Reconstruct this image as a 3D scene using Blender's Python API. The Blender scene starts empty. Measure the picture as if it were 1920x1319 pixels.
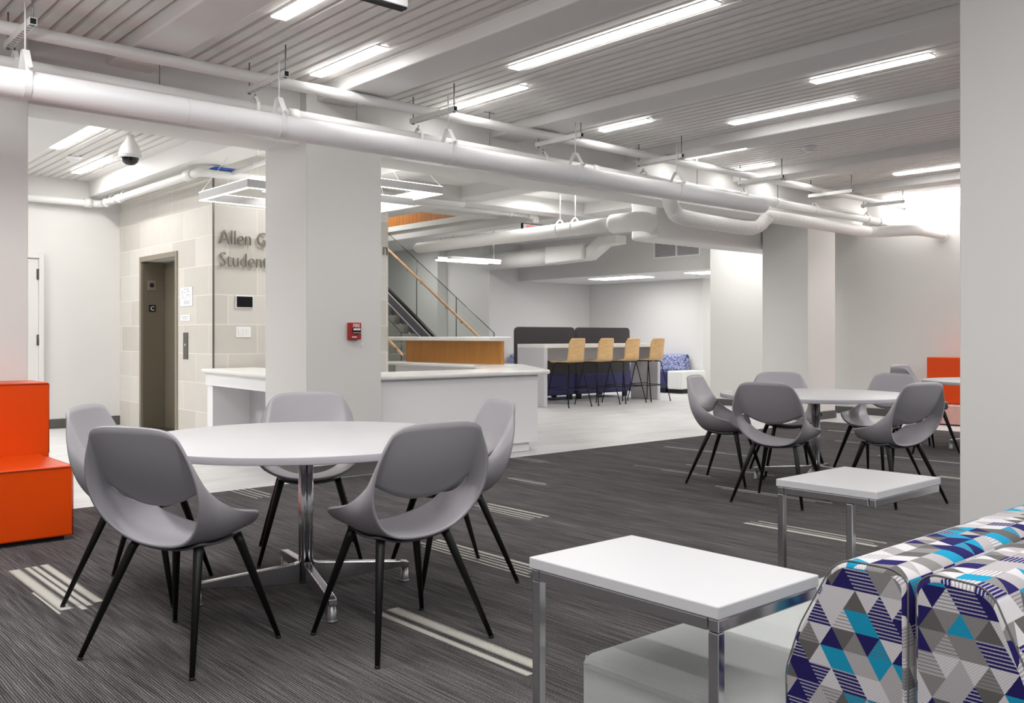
import bpy, bmesh, math, random
from mathutils import Vector, Matrix
random.seed(7)
PI = math.pi
S = bpy.context.scene
COL = S.collection

# ------------------------------------------------------------ materials
def nodes(m):
    m.use_nodes = True
    nt = m.node_tree
    b = nt.nodes.get('Principled BSDF')
    return nt, b
def s2l(c):
    return tuple((x/12.92 if x <= .04045 else ((x+.055)/1.055)**2.4) for x in c)
def mat(name, col, rough=.5, metal=0., spec=.5, emit=None, es=0., noise=0., nscale=30., bump=0., bscale=200.):
    m = bpy.data.materials.new(name)
    nt, b = nodes(m)
    c = s2l(col)+(1,)
    b.inputs['Base Color'].default_value = c
    b.inputs['Roughness'].default_value = rough
    b.inputs['Metallic'].default_value = metal
    b.inputs['Specular IOR Level'].default_value = spec
    if emit:
        b.inputs['Emission Color'].default_value = s2l(emit)+(1,)
        b.inputs['Emission Strength'].default_value = es
    if noise > 0 or bump > 0:
        tc = nt.nodes.new('ShaderNodeTexCoord')
    if noise > 0:
        n = nt.nodes.new('ShaderNodeTexNoise'); n.inputs['Scale'].default_value = nscale; n.inputs['Detail'].default_value = 4
        nt.links.new(tc.outputs['Object'], n.inputs['Vector'])
        mx = nt.nodes.new('ShaderNodeMix'); mx.data_type = 'RGBA'
        mx.inputs['A'].default_value = tuple(x*(1-noise) for x in c[:3])+(1,)
        mx.inputs['B'].default_value = tuple(min(1, x*(1+noise)) for x in c[:3])+(1,)
        nt.links.new(n.outputs['Fac'], mx.inputs['Factor'])
        nt.links.new(mx.outputs['Result'], b.inputs['Base Color'])
    if bump > 0:
        n2 = nt.nodes.new('ShaderNodeTexNoise'); n2.inputs['Scale'].default_value = bscale
        nt.links.new(tc.outputs['Object'], n2.inputs['Vector'])
        bp = nt.nodes.new('ShaderNodeBump'); bp.inputs['Strength'].default_value = bump; bp.inputs['Distance'].default_value = .002
        nt.links.new(n2.outputs['Fac'], bp.inputs['Height'])
        nt.links.new(bp.outputs['Normal'], b.inputs['Normal'])
    return m
class NG:
    """tiny node-maths helper"""
    def __init__(s, nt): s.nt = nt
    def m(s, op, a, b=None, c=None):
        n = s.nt.nodes.new('ShaderNodeMath'); n.operation = op
        for i, v in enumerate((a, b, c)):
            if v is None: continue
            if isinstance(v, (int, float)): n.inputs[i].default_value = v
            else: s.nt.links.new(v, n.inputs[i])
        return n.outputs[0]
    def xyz(s, a, b, c):
        n = s.nt.nodes.new('ShaderNodeCombineXYZ')
        for i, v in enumerate((a, b, c)):
            if isinstance(v, (int, float)): n.inputs[i].default_value = v
            else: s.nt.links.new(v, n.inputs[i])
        return n.outputs[0]
    def wn(s, v):
        n = s.nt.nodes.new('ShaderNodeTexWhiteNoise'); n.noise_dimensions = '3D'
        s.nt.links.new(v, n.inputs['Vector']); return n.outputs['Value']
    def mix(s, f, a, b):
        n = s.nt.nodes.new('ShaderNodeMix'); n.data_type = 'RGBA'
        for k, v in (('Factor', f), ('A', a), ('B', b)):
            if isinstance(v, (int, float)): n.inputs[k].default_value = v
            elif isinstance(v, tuple): n.inputs[k].default_value = v
            else: s.nt.links.new(v, n.inputs[k])
        return n.outputs['Result']
    def noise(s, v, scale, detail=2, rough=.5):
        n = s.nt.nodes.new('ShaderNodeTexNoise'); n.inputs['Scale'].default_value = scale; n.inputs['Detail'].default_value = detail
        n.inputs['Roughness'].default_value = rough
        s.nt.links.new(v, n.inputs['Vector']); return n.outputs['Fac']
    def mapv(s, v, sc, loc=(0, 0, 0), rot=(0, 0, 0)):
        n = s.nt.nodes.new('ShaderNodeMapping'); n.inputs['Scale'].default_value = sc
        n.inputs['Location'].default_value = loc; n.inputs['Rotation'].default_value = rot
        s.nt.links.new(v, n.inputs['Vector']); return n.outputs[0]
    def sep(s, v):
        n = s.nt.nodes.new('ShaderNodeSeparateXYZ'); s.nt.links.new(v, n.inputs[0]); return n.outputs
    def ramp(s, f, stops, const=False):
        n = s.nt.nodes.new('ShaderNodeValToRGB'); r = n.color_ramp
        if const: r.interpolation = 'CONSTANT'
        while len(r.elements) < len(stops): r.elements.new(.5)
        for e, (p, c) in zip(r.elements, stops):
            e.position = p; e.color = c
        s.nt.links.new(f, n.inputs[0]); return n.outputs[0]
def c4(*c): return s2l(c)+(1,)

M = {}
M['paint'] = mat('white_wall_paint', (.86, .855, .845), .6, noise=.012, nscale=3)
M['paint_white'] = mat('bright_white_paint', (.9, .9, .89), .55)
M['ceil'] = mat('ceiling_paint', (.86, .855, .85), .55)
M['deck'] = mat('metal_deck_paint', (.87, .86, .85), .42)
M['beam'] = mat('beam_paint', (.87, .865, .86), .6, bump=.15, bscale=12)
M['pipe'] = mat('white_pipe_jacket', (.90, .90, .905), .5, bump=.35, bscale=18)
M['pipe_s'] = mat('white_pipe_paint', (.9, .9, .895), .4)
M['base'] = mat('charcoal_rubber_base', (.33, .32, .32), .5)
M['top'] = mat('white_laminate', (.755, .755, .765), .38, noise=.01, nscale=6)
M['topedge'] = mat('lilac_white_edge', (.78, .77, .80), .4)
M['chrome'] = mat('polished_chrome', (.82, .82, .83), .16, 1.)
M['alu'] = mat('polished_aluminium', (.78, .78, .79), .22, 1.)
M['glide'] = mat('satin_glide', (.58, .58, .59), .38, .9)
M['steel'] = mat('brushed_steel', (.45, .44, .42), .35, 1.)
M['zinc'] = mat('zinc_steel', (.55, .55, .55), .4, .8)
M['black'] = mat('black_paint', (.035, .035, .04), .45, spec=.35)
M['blackp'] = mat('matte_black', (.05, .05, .05), .7)
M['shell'] = mat('grey_plastic_shell', (.60, .59, .612), .42)
M['pan'] = mat('shade_dark_plastic', (.36, .36, .37), .5)  # pan grey darkened to carry the shade under the seat
M['orange'] = mat('orange_vinyl', (.85, .275, .002), .36, spec=.3, bump=.25, bscale=9)
M['orange_seam'] = mat('dark_orange_seam', (.62, .18, .02), .5)
M['pink'] = mat('salmon_fabric', (.80, .62, .58), .8, noise=.12, nscale=9)
M['grey_fab'] = mat('light_grey_felt', (.655, .665, .66), .9, noise=.06, nscale=120, bump=.3, bscale=500)
M['grey_fab2'] = mat('grey_felt_side', (.655, .65, .645), .9, noise=.06, nscale=120, bump=.3, bscale=500)
M['screen_fab'] = mat('charcoal_screen_fabric', (.27, .255, .26), .85, noise=.1, nscale=300)
M['navy'] = mat('navy_upholstery', (.22, .22, .40), .75, noise=.06, nscale=90)
M['laminate_g'] = mat('pale_grey_laminate', (.80, .79, .81), .4)
M['desk'] = mat('grey_white_panel', (.93, .93, .935), .35)
M['solid'] = mat('white_solid_surface', (.92, .915, .905), .22)
M['diff'] = mat('led_diffuser', (1, 1, 1), .5, emit=(1, .99, .975), es=14)
M['glow'] = mat('led_strip', (1, 1, 1), .5, emit=(1, .985, .95), es=2.4)
M['diff_b'] = mat('led_diffuser_bright', (1, 1, 1), .5, emit=(1, .99, .975), es=30)
M['diff_l'] = mat('lounge_diffuser', (1, 1, 1), .5, emit=(1, .99, .975), es=6)
M['pend'] = mat('pendant_aluminium', (.80, .80, .81), .45)
M['red'] = mat('red_enamel', (.66, .10, .12), .4)
M['white'] = mat('white_plastic', (.92, .92, .92), .4)
M['screen'] = mat('black_glass_screen', (.03, .03, .035), .08)
M['letters'] = mat('satin_metal_letters', (.55, .53, .49), .35, .7)
M['exitred'] = mat('lit_red_letters', (.9, .2, .15), .5, emit=(1, .25, .18), es=1.2)
M['greyd'] = mat('grey_rubber', (.4, .4, .41), .6)
M['blue'] = mat('blue_plastic', (.10, .28, .62), .4)
M['dome'] = mat('smoked_dome', (.05, .05, .06), .06)
M['stringer'] = mat('dark_stringer_paint', (.42, .41, .44), .4)
M['tread'] = mat('grey_stone_tread', (.55, .55, .52), .7, noise=.18, nscale=120)
M['duct'] = mat('white_duct_wrap', (.91, .905, .895), .5)
M['paper'] = mat('notice_paper', (.93, .93, .94), .6)
M['ink'] = mat('grey_print', (.45, .47, .52), .7)

def wood(name, c1, c2, axis_scale, rough=.4):
    m = bpy.data.materials.new(name); nt, b = nodes(m); g = NG(nt)
    tc = nt.nodes.new('ShaderNodeTexCoord').outputs['Object']
    v = g.mapv(tc, axis_scale)
    n = g.noise(v, 1., 5, .6)
    col = g.ramp(n, [(.3, s2l(c1)+(1,)), (.7, s2l(c2)+(1,))])
    nt.links.new(col, b.inputs['Base Color']); b.inputs['Roughness'].default_value = rough
    return m
M['cherry'] = wood('cherry_veneer', (.72, .48, .20), (.82, .58, .29), (60, 60, 3))
M['cherry_f'] = wood('cherry_panelling', (.68, .42, .20), (.82, .56, .32), (30, 30, 2))
M['beech'] = wood('beech_plywood', (.80, .64, .43), (.90, .75, .55), (6, 6, 60), .35)
M['rail'] = wood('oak_handrail', (.78, .60, .43), (.87, .70, .54), (20, 3, 20))

def glass_mat(name, tint, alpha):
    m = bpy.data.materials.new(name); nt, b = nodes(m)
    nt.nodes.remove(b)
    out = nt.nodes['Material Output']
    tr = nt.nodes.new('ShaderNodeBsdfTransparent'); tr.inputs[0].default_value = s2l(tint)+(1,)
    gl = nt.nodes.new('ShaderNodeBsdfGlossy'); gl.inputs['Roughness'].default_value = .02
    mx = nt.nodes.new('ShaderNodeMixShader')
    mx.inputs[0].default_value = .045; nt.links.new(tr.outputs[0], mx.inputs[1]); nt.links.new(gl.outputs[0], mx.inputs[2])
    nt.links.new(mx.outputs[0], out.inputs[0])
    return m
M['glass'] = glass_mat('green_tinted_glass', (.955, .975, .96), .1)
M['glassedge'] = mat('dark_glass_edge', (.16, .20, .19), .2)

# carpet: fine ribs along Y, tile tone shifts; and the pale streaks
def carpet_mats():
    m = bpy.data.materials.new('charcoal_ribbed_carpet'); nt, b = nodes(m); g = NG(nt)
    tc = nt.nodes.new('ShaderNodeTexCoord').outputs['Object']
    xyz = g.sep(tc)
    warp = g.noise(g.mapv(tc, (40, 14, 1)), 1., 2, .6)
    ph = g.m('ADD', g.m('DIVIDE', xyz[0], .0092), g.m('MULTIPLY', warp, .9))
    ribs = g.m('ADD', g.m('MULTIPLY', g.m('SINE', g.m('MULTIPLY', ph, 2*PI)), .5), .5)
    yarn = g.noise(g.mapv(tc, (109, 3.0, 1)), 1., 1, .5)
    fine = g.noise(g.mapv(tc, (300, 170, 1)), 1., 3, .75)
    broad = g.noise(g.mapv(tc, (7, .6, 1)), 1., 2, .5)
    f = g.m('ADD', g.m('MULTIPLY', ribs, .15), g.m('ADD', g.m('MULTIPLY', yarn, .27), g.m('ADD', g.m('MULTIPLY', fine, .50), g.m('MULTIPLY', broad, .12))))
    col = g.ramp(f, [(.38, c4(.115, .11, .115)), (.53, c4(.28, .27, .275)), (.68, c4(.52, .505, .505))])
    nt.links.new(col, b.inputs['Base Color']); b.inputs['Roughness'].default_value = .95; b.inputs['Specular IOR Level'].default_value = .15
    bp = nt.nodes.new('ShaderNodeBump'); bp.inputs['Strength'].default_value = .35; bp.inputs['Distance'].default_value = .002
    nt.links.new(ribs, bp.inputs['Height']); nt.links.new(bp.outputs['Normal'], b.inputs['Normal'])
    m2 = bpy.data.materials.new('pale_carpet_streak'); nt, b = nodes(m2); g = NG(nt)
    t = nt.nodes.new('ShaderNodeTexCoord'); uv = g.sep(t.outputs['UV'])
    fine = g.noise(g.mapv(t.outputs['Object'], (330, 330, 1)), 1., 3, .7)
    edge = g.m('MULTIPLY', g.m('ABSOLUTE', g.m('SUBTRACT', uv[0], .5)), 2.)
    keep = g.m('GREATER_THAN', g.m('SUBTRACT', .64, g.m('MULTIPLY', g.m('POWER', edge, 2.), .22)), fine)
    light = g.ramp(fine, [(.35, c4(.56, .55, .52)), (.65, c4(.86, .85, .82))])
    col2 = g.mix(keep, c4(.24, .235, .24), light)
    nt.links.new(col2, b.inputs['Base Color']); b.inputs['Roughness'].default_value = .95; b.inputs['Specular IOR Level'].default_value = .15
    return m, m2
M['carpet'], M['streak'] = carpet_mats()

def vinyl():
    m = bpy.data.materials.new('pale_vinyl_floor'); nt, b = nodes(m); g = NG(nt)
    tc = nt.nodes.new('ShaderNodeTexCoord').outputs['Object']
    n = g.noise(g.mapv(tc, (1.1, 3.2, 1), rot=(0, 0, .7)), 1., 6, .65)
    n2 = g.noise(g.mapv(tc, (1.2, 14, 1), rot=(0, 0, .72)), 1., 3, .6)
    f = g.m('ADD', g.m('MULTIPLY', n, .65), g.m('MULTIPLY', n2, .35))
    col = g.ramp(f, [(.34, c4(.755, .75, .745)), (.62, c4(.86, .86, .86))])
    nt.links.new(col, b.inputs['Base Color']); b.inputs['Roughness'].default_value = .38; b.inputs['Specular IOR Level'].default_value = .35
    return m
M['vinyl'] = vinyl()

def stone():
    m = bpy.data.materials.new('limestone_blocks'); nt, b = nodes(m); g = NG(nt)
    t = nt.nodes.new('ShaderNodeTexCoord')
    br = nt.nodes.new('ShaderNodeTexBrick')
    nt.links.new(t.outputs['UV'], br.inputs['Vector'])
    br.inputs['Scale'].default_value = 1; br.inputs['Brick Width'].default_value = .709; br.inputs['Row Height'].default_value = .3335
    br.inputs['Mortar Size'].default_value = .0045; br.inputs['Mortar Smooth'].default_value = .1
    br.offset = .5; br.offset_frequency = 2; br.inputs['Bias'].default_value = 0
    br.inputs['Color1'].default_value = c4(.78, .765, .735); br.inputs['Color2'].default_value = c4(.85, .84, .82)
    br.inputs['Mortar'].default_value = c4(.92, .90, .865)
    n = g.noise(t.outputs['Object'], 2.2, 8, .7)
    col = g.mix(g.m('MULTIPLY', n, .30), br.outputs['Color'], c4(.62, .59, .535))
    nt.links.new(col, b.inputs['Base Color']); b.inputs['Roughness'].default_value = .6
    return m
M['stone'] = stone()

def fabric():
    m = bpy.data.materials.new('triangle_pattern_weave'); nt, b = nodes(m); g = NG(nt)
    t = nt.nodes.new('ShaderNodeTexCoord'); uv = g.sep(t.outputs['UV'])
    q = g.m('DIVIDE', uv[1], .041); p = g.m('DIVIDE', uv[0], .050)
    s = g.m('SUBTRACT', p, g.m('MULTIPLY', q, .5))
    fs = g.m('FRACT', s); fq = g.m('FRACT', q); cs = g.m('FLOOR', s); cq = g.m('FLOOR', q)
    tri = g.m('GREATER_THAN', g.m('ADD', fs, fq), 1.)
    pick = g.m('GREATER_THAN', g.wn(g.xyz(cs, cq, 3.7)), .70)
    ident = g.m('MULTIPLY', tri, pick)
    # one third of the cells join with their right-hand neighbour into a trapezoid
    pair = g.m('FLOOR', g.m('DIVIDE', g.m('ADD', cs, g.m('MULTIPLY', cq, 1.0)), 2.))
    join = g.m('GREATER_THAN', g.wn(g.xyz(pair, cq, 9.1)), .62)
    cid = g.m('ADD', g.m('MULTIPLY', cs, g.m('SUBTRACT', 1., g.m('MULTIPLY', join, tri))), g.m('MULTIPLY', g.m('MULTIPLY', pair, 2.13), g.m('MULTIPLY', join, tri)))
    r = g.wn(g.xyz(cid, cq, ident))
    col = g.ramp(r, [(0, c4(.115, .09, .34)), (.24, c4(.07, .56, .70)), (.36, c4(.79, .775, .785)), (.58, c4(.67, .65, .655)), (.76, c4(.51, .50, .495)), (.90, c4(.37, .36, .35))], True)
    r2 = g.wn(g.xyz(cid, cq, g.m('ADD', ident, 5.)))
    lines = g.m('GREATER_THAN', g.m('FRACT', g.m('MULTIPLY', q, 6.)), .62)
    st = g.m('MULTIPLY', lines, g.m('GREATER_THAN', r2, .72))
    lum = g.m('LESS_THAN', r, .24)
    lc = g.mix(lum, c4(.38, .36, .38), c4(.80, .78, .82))
    col = g.mix(g.m('MULTIPLY', st, .62), col, lc)
    ribs = g.m('GREATER_THAN', g.m('FRACT', g.m('MULTIPLY', g.m('ADD', p, g.m('MULTIPLY', q, .9)), 8.)), .66)
    col = g.mix(g.m('MULTIPLY', ribs, .22), col, c4(.20, .19, .24))
    nt.links.new(col, b.inputs['Base Color']); b.inputs['Roughness'].default_value = .88; b.inputs['Specular IOR Level'].default_value = .2
    bp = nt.nodes.new('ShaderNodeBump'); bp.inputs['Strength'].default_value = .5; bp.inputs['Distance'].default_value = .0012
    nt.links.new(g.m('FRACT', g.m('MULTIPLY', g.m('ADD', p, g.m('MULTIPLY', q, .9)), 8.)), bp.inputs['Height']); nt.links.new(bp.outputs['Normal'], b.inputs['Normal'])
    return m
M['fabric'] = fabric()
def scribble():
    m = bpy.data.materials.new('blue_scribble_fabric'); nt, b = nodes(m); g = NG(nt)
    tc = nt.nodes.new('ShaderNodeTexCoord').outputs['Object']
    v = nt.nodes.new('ShaderNodeTexVoronoi'); v.feature = 'DISTANCE_TO_EDGE'; v.inputs['Scale'].default_value = 14
    nt.links.new(tc, v.inputs['Vector'])
    col = g.mix(g.m('LESS_THAN', v.outputs['Distance'], .07), c4(.66, .69, .83), c4(.27, .30, .52))
    nt.links.new(col, b.inputs['Base Color']); b.inputs['Roughness'].default_value = .85
    return m
M['scribble'] = scribble()
M['piping'] = mat('taupe_piping', (.38, .37, .37), .85)

# ------------------------------------------------------------ mesh helpers
def B(): return bmesh.new()
def box(bm, x0, x1, y0, y1, z0, z1, bev=0, seg=2, mi=0):
    r = bmesh.ops.create_cube(bm, size=1.)
    vs = r['verts']
    for v in vs:
        v.co = Vector((x0+(v.co.x+.5)*(x1-x0), y0+(v.co.y+.5)*(y1-y0), z0+(v.co.z+.5)*(z1-z0)))
    fs = set(f for v in vs for f in v.link_faces)
    for f in fs: f.material_index = mi
    if bev > 0:
        es = list(set(e for v in vs for e in v.link_edges))
        bmesh.ops.bevel(bm, geom=es, offset=bev, segments=seg, profile=.5, affect='EDGES')
    return bm
def prism(bm, pts, a0, a1, axis='x', mi=0, bev=0, seg=2):
    """extrude a polygon. axis x: pts=(y,z); y: pts=(x,z); z: pts=(x,y)"""
    def P(p, a):
        return {'x': (a, p[0], p[1]), 'y': (p[0], a, p[1]), 'z': (p[0], p[1], a)}[axis]
    v0 = [bm.verts.new(P(p, a0)) for p in pts]; v1 = [bm.verts.new(P(p, a1)) for p in pts]
    fs = [bm.faces.new(v0), bm.faces.new(list(reversed(v1)))]
    n = len(pts)
    for i in range(n):
        fs.append(bm.faces.new((v0[i], v1[i], v1[(i+1) % n], v0[(i+1) % n])))
    for f in fs: f.material_index = mi
    bmesh.ops.recalc_face_normals(bm, faces=fs)
    if bev > 0:
        es = list(set(e for f in fs for e in f.edges))
        bmesh.ops.bevel(bm, geom=es, offset=bev, segments=seg, profile=.5, affect='EDGES')
    return bm
def tube(bm, pts, r, n=12, cap=True, mi=0, radii=None):
    pts = [Vector(p) for p in pts]
    rings = []
    up = None
    for i, p in enumerate(pts):
        if i == 0: t = pts[1]-p
        elif i == len(pts)-1: t = p-pts[i-1]
        else: t = (pts[i+1]-p).normalized()+(p-pts[i-1]).normalized()
        t.normalize()
        if up is None:
            a = Vector((0, 0, 1)) if abs(t.z) < .9 else Vector((1, 0, 0))
            up = (a-t*a.dot(t)).normalized()
        else:
            up = (up-t*up.dot(t)).normalized()
        sd = t.cross(up)
        rr = radii[i] if radii else r
        rings.append([bm.verts.new(p+(up*math.cos(2*PI*k/n)+sd*math.sin(2*PI*k/n))*rr) for k in range(n)])
    for a, b in zip(rings, rings[1:]):
        for k in range(n):
            f = bm.faces.new((a[k], a[(k+1) % n], b[(k+1) % n], b[k])); f.smooth = True; f.material_index = mi
    if cap:
        f = bm.faces.new(list(reversed(rings[0]))); f.material_index = mi
        f = bm.faces.new(rings[-1]); f.material_index = mi
    return bm
def lathe(bm, prof, cx=0, cy=0, n=32, mi=0):
    """prof: list of (r,z); closed with caps where r==0"""
    rings = []
    for r, z in prof:
        if r < 1e-6: rings.append([bm.verts.new((cx, cy, z))])
        else: rings.append([bm.verts.new((cx+r*math.cos(2*PI*k/n), cy+r*math.sin(2*PI*k/n), z)) for k in range(n)])
    for a, b in zip(rings, rings[1:]):
        for k in range(n):
            k2 = (k+1) % n
            if len(a) == 1 and len(b) == 1: continue
            if len(a) == 1: f = bm.faces.new((a[0], b[k], b[k2]))
            elif len(b) == 1: f = bm.faces.new((a[k], b[0], a[k2]))
            else: f = bm.faces.new((a[k], b[k], b[k2], a[k2]))
            f.smooth = True; f.material_index = mi
    return bm
def curve_pts(key, n=6):
    """Catmull-Rom through key points"""
    key = [Vector(k) for k in key]; out = []
    for i in range(len(key)-1):
        p0 = key[i-1] if i > 0 else key[i]*2-key[i+1]
        p1, p2 = key[i], key[i+1]
        p3 = key[i+2] if i+2 < len(key) else p2*2-p1
        for j in range(n):
            t = j/n
            out.append(.5*((2*p1)+(-p0+p2)*t+(2*p0-5*p1+4*p2-p3)*t*t+(-p0+3*p1-3*p2+p3)*t**3))
    out.append(key[-1]); return out
def obj(name, bm, m, parent=None, loc=(0, 0, 0), smooth=False, rotz=0.):
    bmesh.ops.recalc_face_normals(bm, faces=bm.faces[:])
    me = bpy.data.meshes.new(name); bm.to_mesh(me); bm.free()
    for x in (m if isinstance(m, (list, tuple)) else [m]): me.materials.append(x)
    o = bpy.data.objects.new(name, me); COL.objects.link(o)
    o.location = loc; o.rotation_euler = (0, 0, rotz)
    if parent: o.parent = parent
    if smooth:
        for p in me.polygons: p.use_smooth = True
    return o
def tag(o, label, cat, group=None):
    o['label'] = label; o['category'] = cat
    if group: o['group'] = group
    return o
def thing(name, label, cat, loc=(0, 0, 0), rotz=0., group=None):
    o = bpy.data.objects.new(name, None); COL.objects.link(o)
    o.location = loc; o.rotation_euler = (0, 0, rotz); o.empty_display_size = .1
    return tag(o, label, cat, group)
def struct(name, bm, m, label=None, parent=None):
    o = obj(name, bm, m, parent)
    if not parent:
        o['kind'] = 'structure'
        o['label'] = label or name.replace('_', ' ')
    return o
def copy_tree(o, parent=None):
    c = o.copy(); COL.objects.link(c)
    if parent: c.parent = parent
    for ch in list(o.children):
        if ch.name in [x.name for x in c.children]: continue
        copy_tree(ch, c)
    return c
def dup(root, label, loc, rotz=0., group=None):
    kids = [(ch, list(ch.children)) for ch in root.children]
    r = root.copy(); COL.objects.link(r); r.location = loc; r.rotation_euler = (0, 0, rotz); r['label'] = label
    if group: r['group'] = group
    for ch, gk in kids:
        c = ch.copy(); COL.objects.link(c); c.parent = r
        for g_ in gk:
            d = g_.copy(); COL.objects.link(d); d.parent = c
    return r

ZC = 3.27      # deck level
# ------------------------------------------------------------ floor
bm = B(); box(bm, -3, 20, -3, 24, -.12, -.004)
struct('floor', bm, M['vinyl'], 'pale grey mottled vinyl floor beyond the carpet')
bm = B()
def quad(bm, pts, mi=0, uvs=None):
    f = bm.faces.new([bm.verts.new(p) for p in pts]); f.material_index = mi
    if uvs:
        L = bm.loops.layers.uv.verify()
        for l, u in zip(f.loops, uvs): l[L].uv = u
    return f
box(bm, -3, 11.8, -3, 6.78, -.003, .006)
random.seed(3)
def streaks(x0, x1, y0, y1, items, zz=.0068):
    for a, b_, e0, e1 in items:
        xa = x0+(x1-x0)*a; xb = x0+(x1-x0)*b_; ya = y0+(y1-y0)*e0; yb = y0+(y1-y0)*e1
        quad(bm, [(xa, ya, zz), (xb, ya, zz), (xb, yb, zz), (xa, yb, zz)], 1, [(0, 0), (1, 0), (1, 1), (0, 1)])
streaks(1.15, 1.37, 4.25, 5.22, [(0, .06, 0, .45), (.06, .36, .05, .98), (.42, .56, 0, .99), (.58, .72, .05, .99), (.76, .98, .08, 1)])
streaks(2.17, 2.31, 2.39, 3.38, [(0, .30, 0, 1), (.45, .98, .03, .99)])
streaks(3.07, 3.27, 3.36, 4.36, [(0, .09, 0, .9), (.18, .30, .05, 1), (.38, .47, 0, .97), (.56, .66, 0, 1), (.74, .92, .02, .98)])
streaks(4.04, 4.26, 4.41, 5.07, [(0, .08, 0, .8), (.2, .3, .03, 1), (.42, .54, 0, 1), (.68, .84, 0, .95)])
streaks(5.07, 5.17, 5.37, 5.83, [(.1, .4, 0, 1), (.65, .75, .1, 1)])
streaks(3.06, 3.25, 6.31, 6.775, [(0, .08, 0, 1), (.25, .33, .05, 1), (.5, .6, 0, 1), (.78, .88, .2, 1)])
streaks(5.96, 6.08, 6.28, 6.775, [(0, .12, .1, 1), (.4, .52, 0, 1), (.8, .9, .2, 1)])
streaks(4.98, 5.16, 2.55, 3.43, [(0, .3, 0, 1), (.42, .5, .05, 1), (.72, .86, 0, .97)])
streaks(6.0, 6.11, 3.42, 4.43, [(0, .2, .1, .9), (.45, .75, 0, 1)])
streaks(7.78, 7.88, 5.3, 6.38, [(.2, .5, 0, 1), (.8, .9, .3, 1)])
streaks(6.86, 6.97, 4.42, 5.36, [(.1, .35, 0, 1), (.6, .75, .1, .9)])
streaks(6.42, 6.52, 4.75, 5.65, [(.1, .3, 0, .6), (.6, .75, .2, 1)])
streaks(9.68, 9.78, 4.6, 5.45, [(.2, .6, 0, 1)])
streaks(8.82, 8.92, 3.7, 4.5, [(.2, .6, 0, 1)])
streaks(7.86, 7.97, 2.8, 3.48, [(.1, .4, 0, 1), (.6, .9, 0, 1)])
streaks(10.7, 10.82, 5.5, 6.12, [(.1, .6, 0, 1)])
struct('floor_carpet', bm, [M['carpet'], M['streak']], 'charcoal ribbed carpet with pale streaks')

# ------------------------------------------------------------ ceiling deck (fluted along Y)
def deck(name, x0, x1, y0, y1, label, off=0., z=ZC, per=.108):
    bm = B(); prof = []
    x = x0+off
    prof.append((x0, z))
    while x < x1-per:
        g = .034
        prof += [(x, z), (x+.007, z+.032), (x+g-.009, z+.032), (x+g, z)]
        x += per
    prof.append((x1, z))
    a = [bm.verts.new((p[0], y0, p[1])) for p in prof]; b_ = [bm.verts.new((p[0], y1, p[1])) for p in prof]
    for i in range(len(prof)-1): bm.faces.new((a[i], b_[i], b_[i+1], a[i+1]))
    box(bm, x0, x1, y0, y1, z+.05, z+.12)
    return struct(name, bm, M['deck'], label)
deck('ceiling', -3, 13.9, -3, 6.96, 'white fluted metal deck ceiling over the carpet')
deck('ceiling_far_left', .5, 3.88, 7.6, 12.96, 'white fluted metal deck ceiling by the elevator', off=.05)
bm = B()
box(bm, 3.88, 8.2, 7.6, 24, ZC, ZC+.1); box(bm, 8.2, 10.25, 7.6, 12.3, ZC, ZC+.1); box(bm, 10.25, 17.4, 7.6, 18, ZC, ZC+.1)
box(bm, -3, .5, 6.9, 13, ZC, ZC+.1); box(bm, 10.25, 14, 18, 24, ZC, ZC+.1)
struct('ceiling_plaster', bm, M['paint_white'], 'flat white plaster ceiling beyond the girder')
bm = B()
box(bm, 14.0, 18.6, 8.6, 15.54, 2.45, 2.55)
struct('ceiling_lounge', bm, M['paint_white'], 'low white ceiling over the back lounge')

# beams along Y
k = 1
for bx, w in ((2.207, .33), (3.87, .37), (5.88, .37), (7.86, .37), (9.92, .37), (11.85, .37), (.2, .33)):
    bm = B(); box(bm, bx, bx+w, -3, 7.0, ZC-.095, ZC+.04, .012, 2)
    struct('trim_%d' % k, bm, M['beam'], 'painted ceiling beam %.0f' % bx); k += 1
bm = B(); box(bm, 1.9, 2.72, 7.6, 12.95, 3.17, ZC+.04, .01)
struct('trim_%d' % k, bm, M['beam']); k += 1
bm = B(); box(bm, 3.88, 4.28, 7.6, 12.95, 3.055, ZC+.04, .01)
struct('trim_%d' % k, bm, M['beam']); k += 1
for bx in (6.0, 7.86, 10.3, 11.85):
    bm = B(); box(bm, bx, bx+.4, 7.6, 12.3 if bx < 10 else 15.5, 3.1, ZC+.04, .01)
    struct('trim_%d' % k, bm, M['beam']); k += 1
bm = B(); box(bm, 4.28, 13.9, 10.0, 10.35, 3.06, ZC+.04, .01)
struct('trim_%d' % k, bm, M['beam']); k += 1
bm = B(); box(bm, 8.0, 13.9, 12.0, 12.3, 3.235, ZC+.04, .01)
struct('trim_%d' % k, bm, M['beam']); k += 1
# girder over the columns
bm = B(); box(bm, -3, 13.9, 6.98, 7.62, 2.855, ZC+.04, .006); box(bm, -3, 13.9, 7.0, 7.22, 2.815, 2.856)
struct('trim_%d' % k, bm, M['beam'], 'deep painted girder running over the columns'); k += 1
# low soffit beside the right column
bm = B(); box(bm, 9.45, 13.4, 7.80, 8.3, 2.49, 3.1, .05, 3)
struct('trim_%d' % k, bm, M['beam'], 'lowered white soffit below the girder'); k += 1
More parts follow.
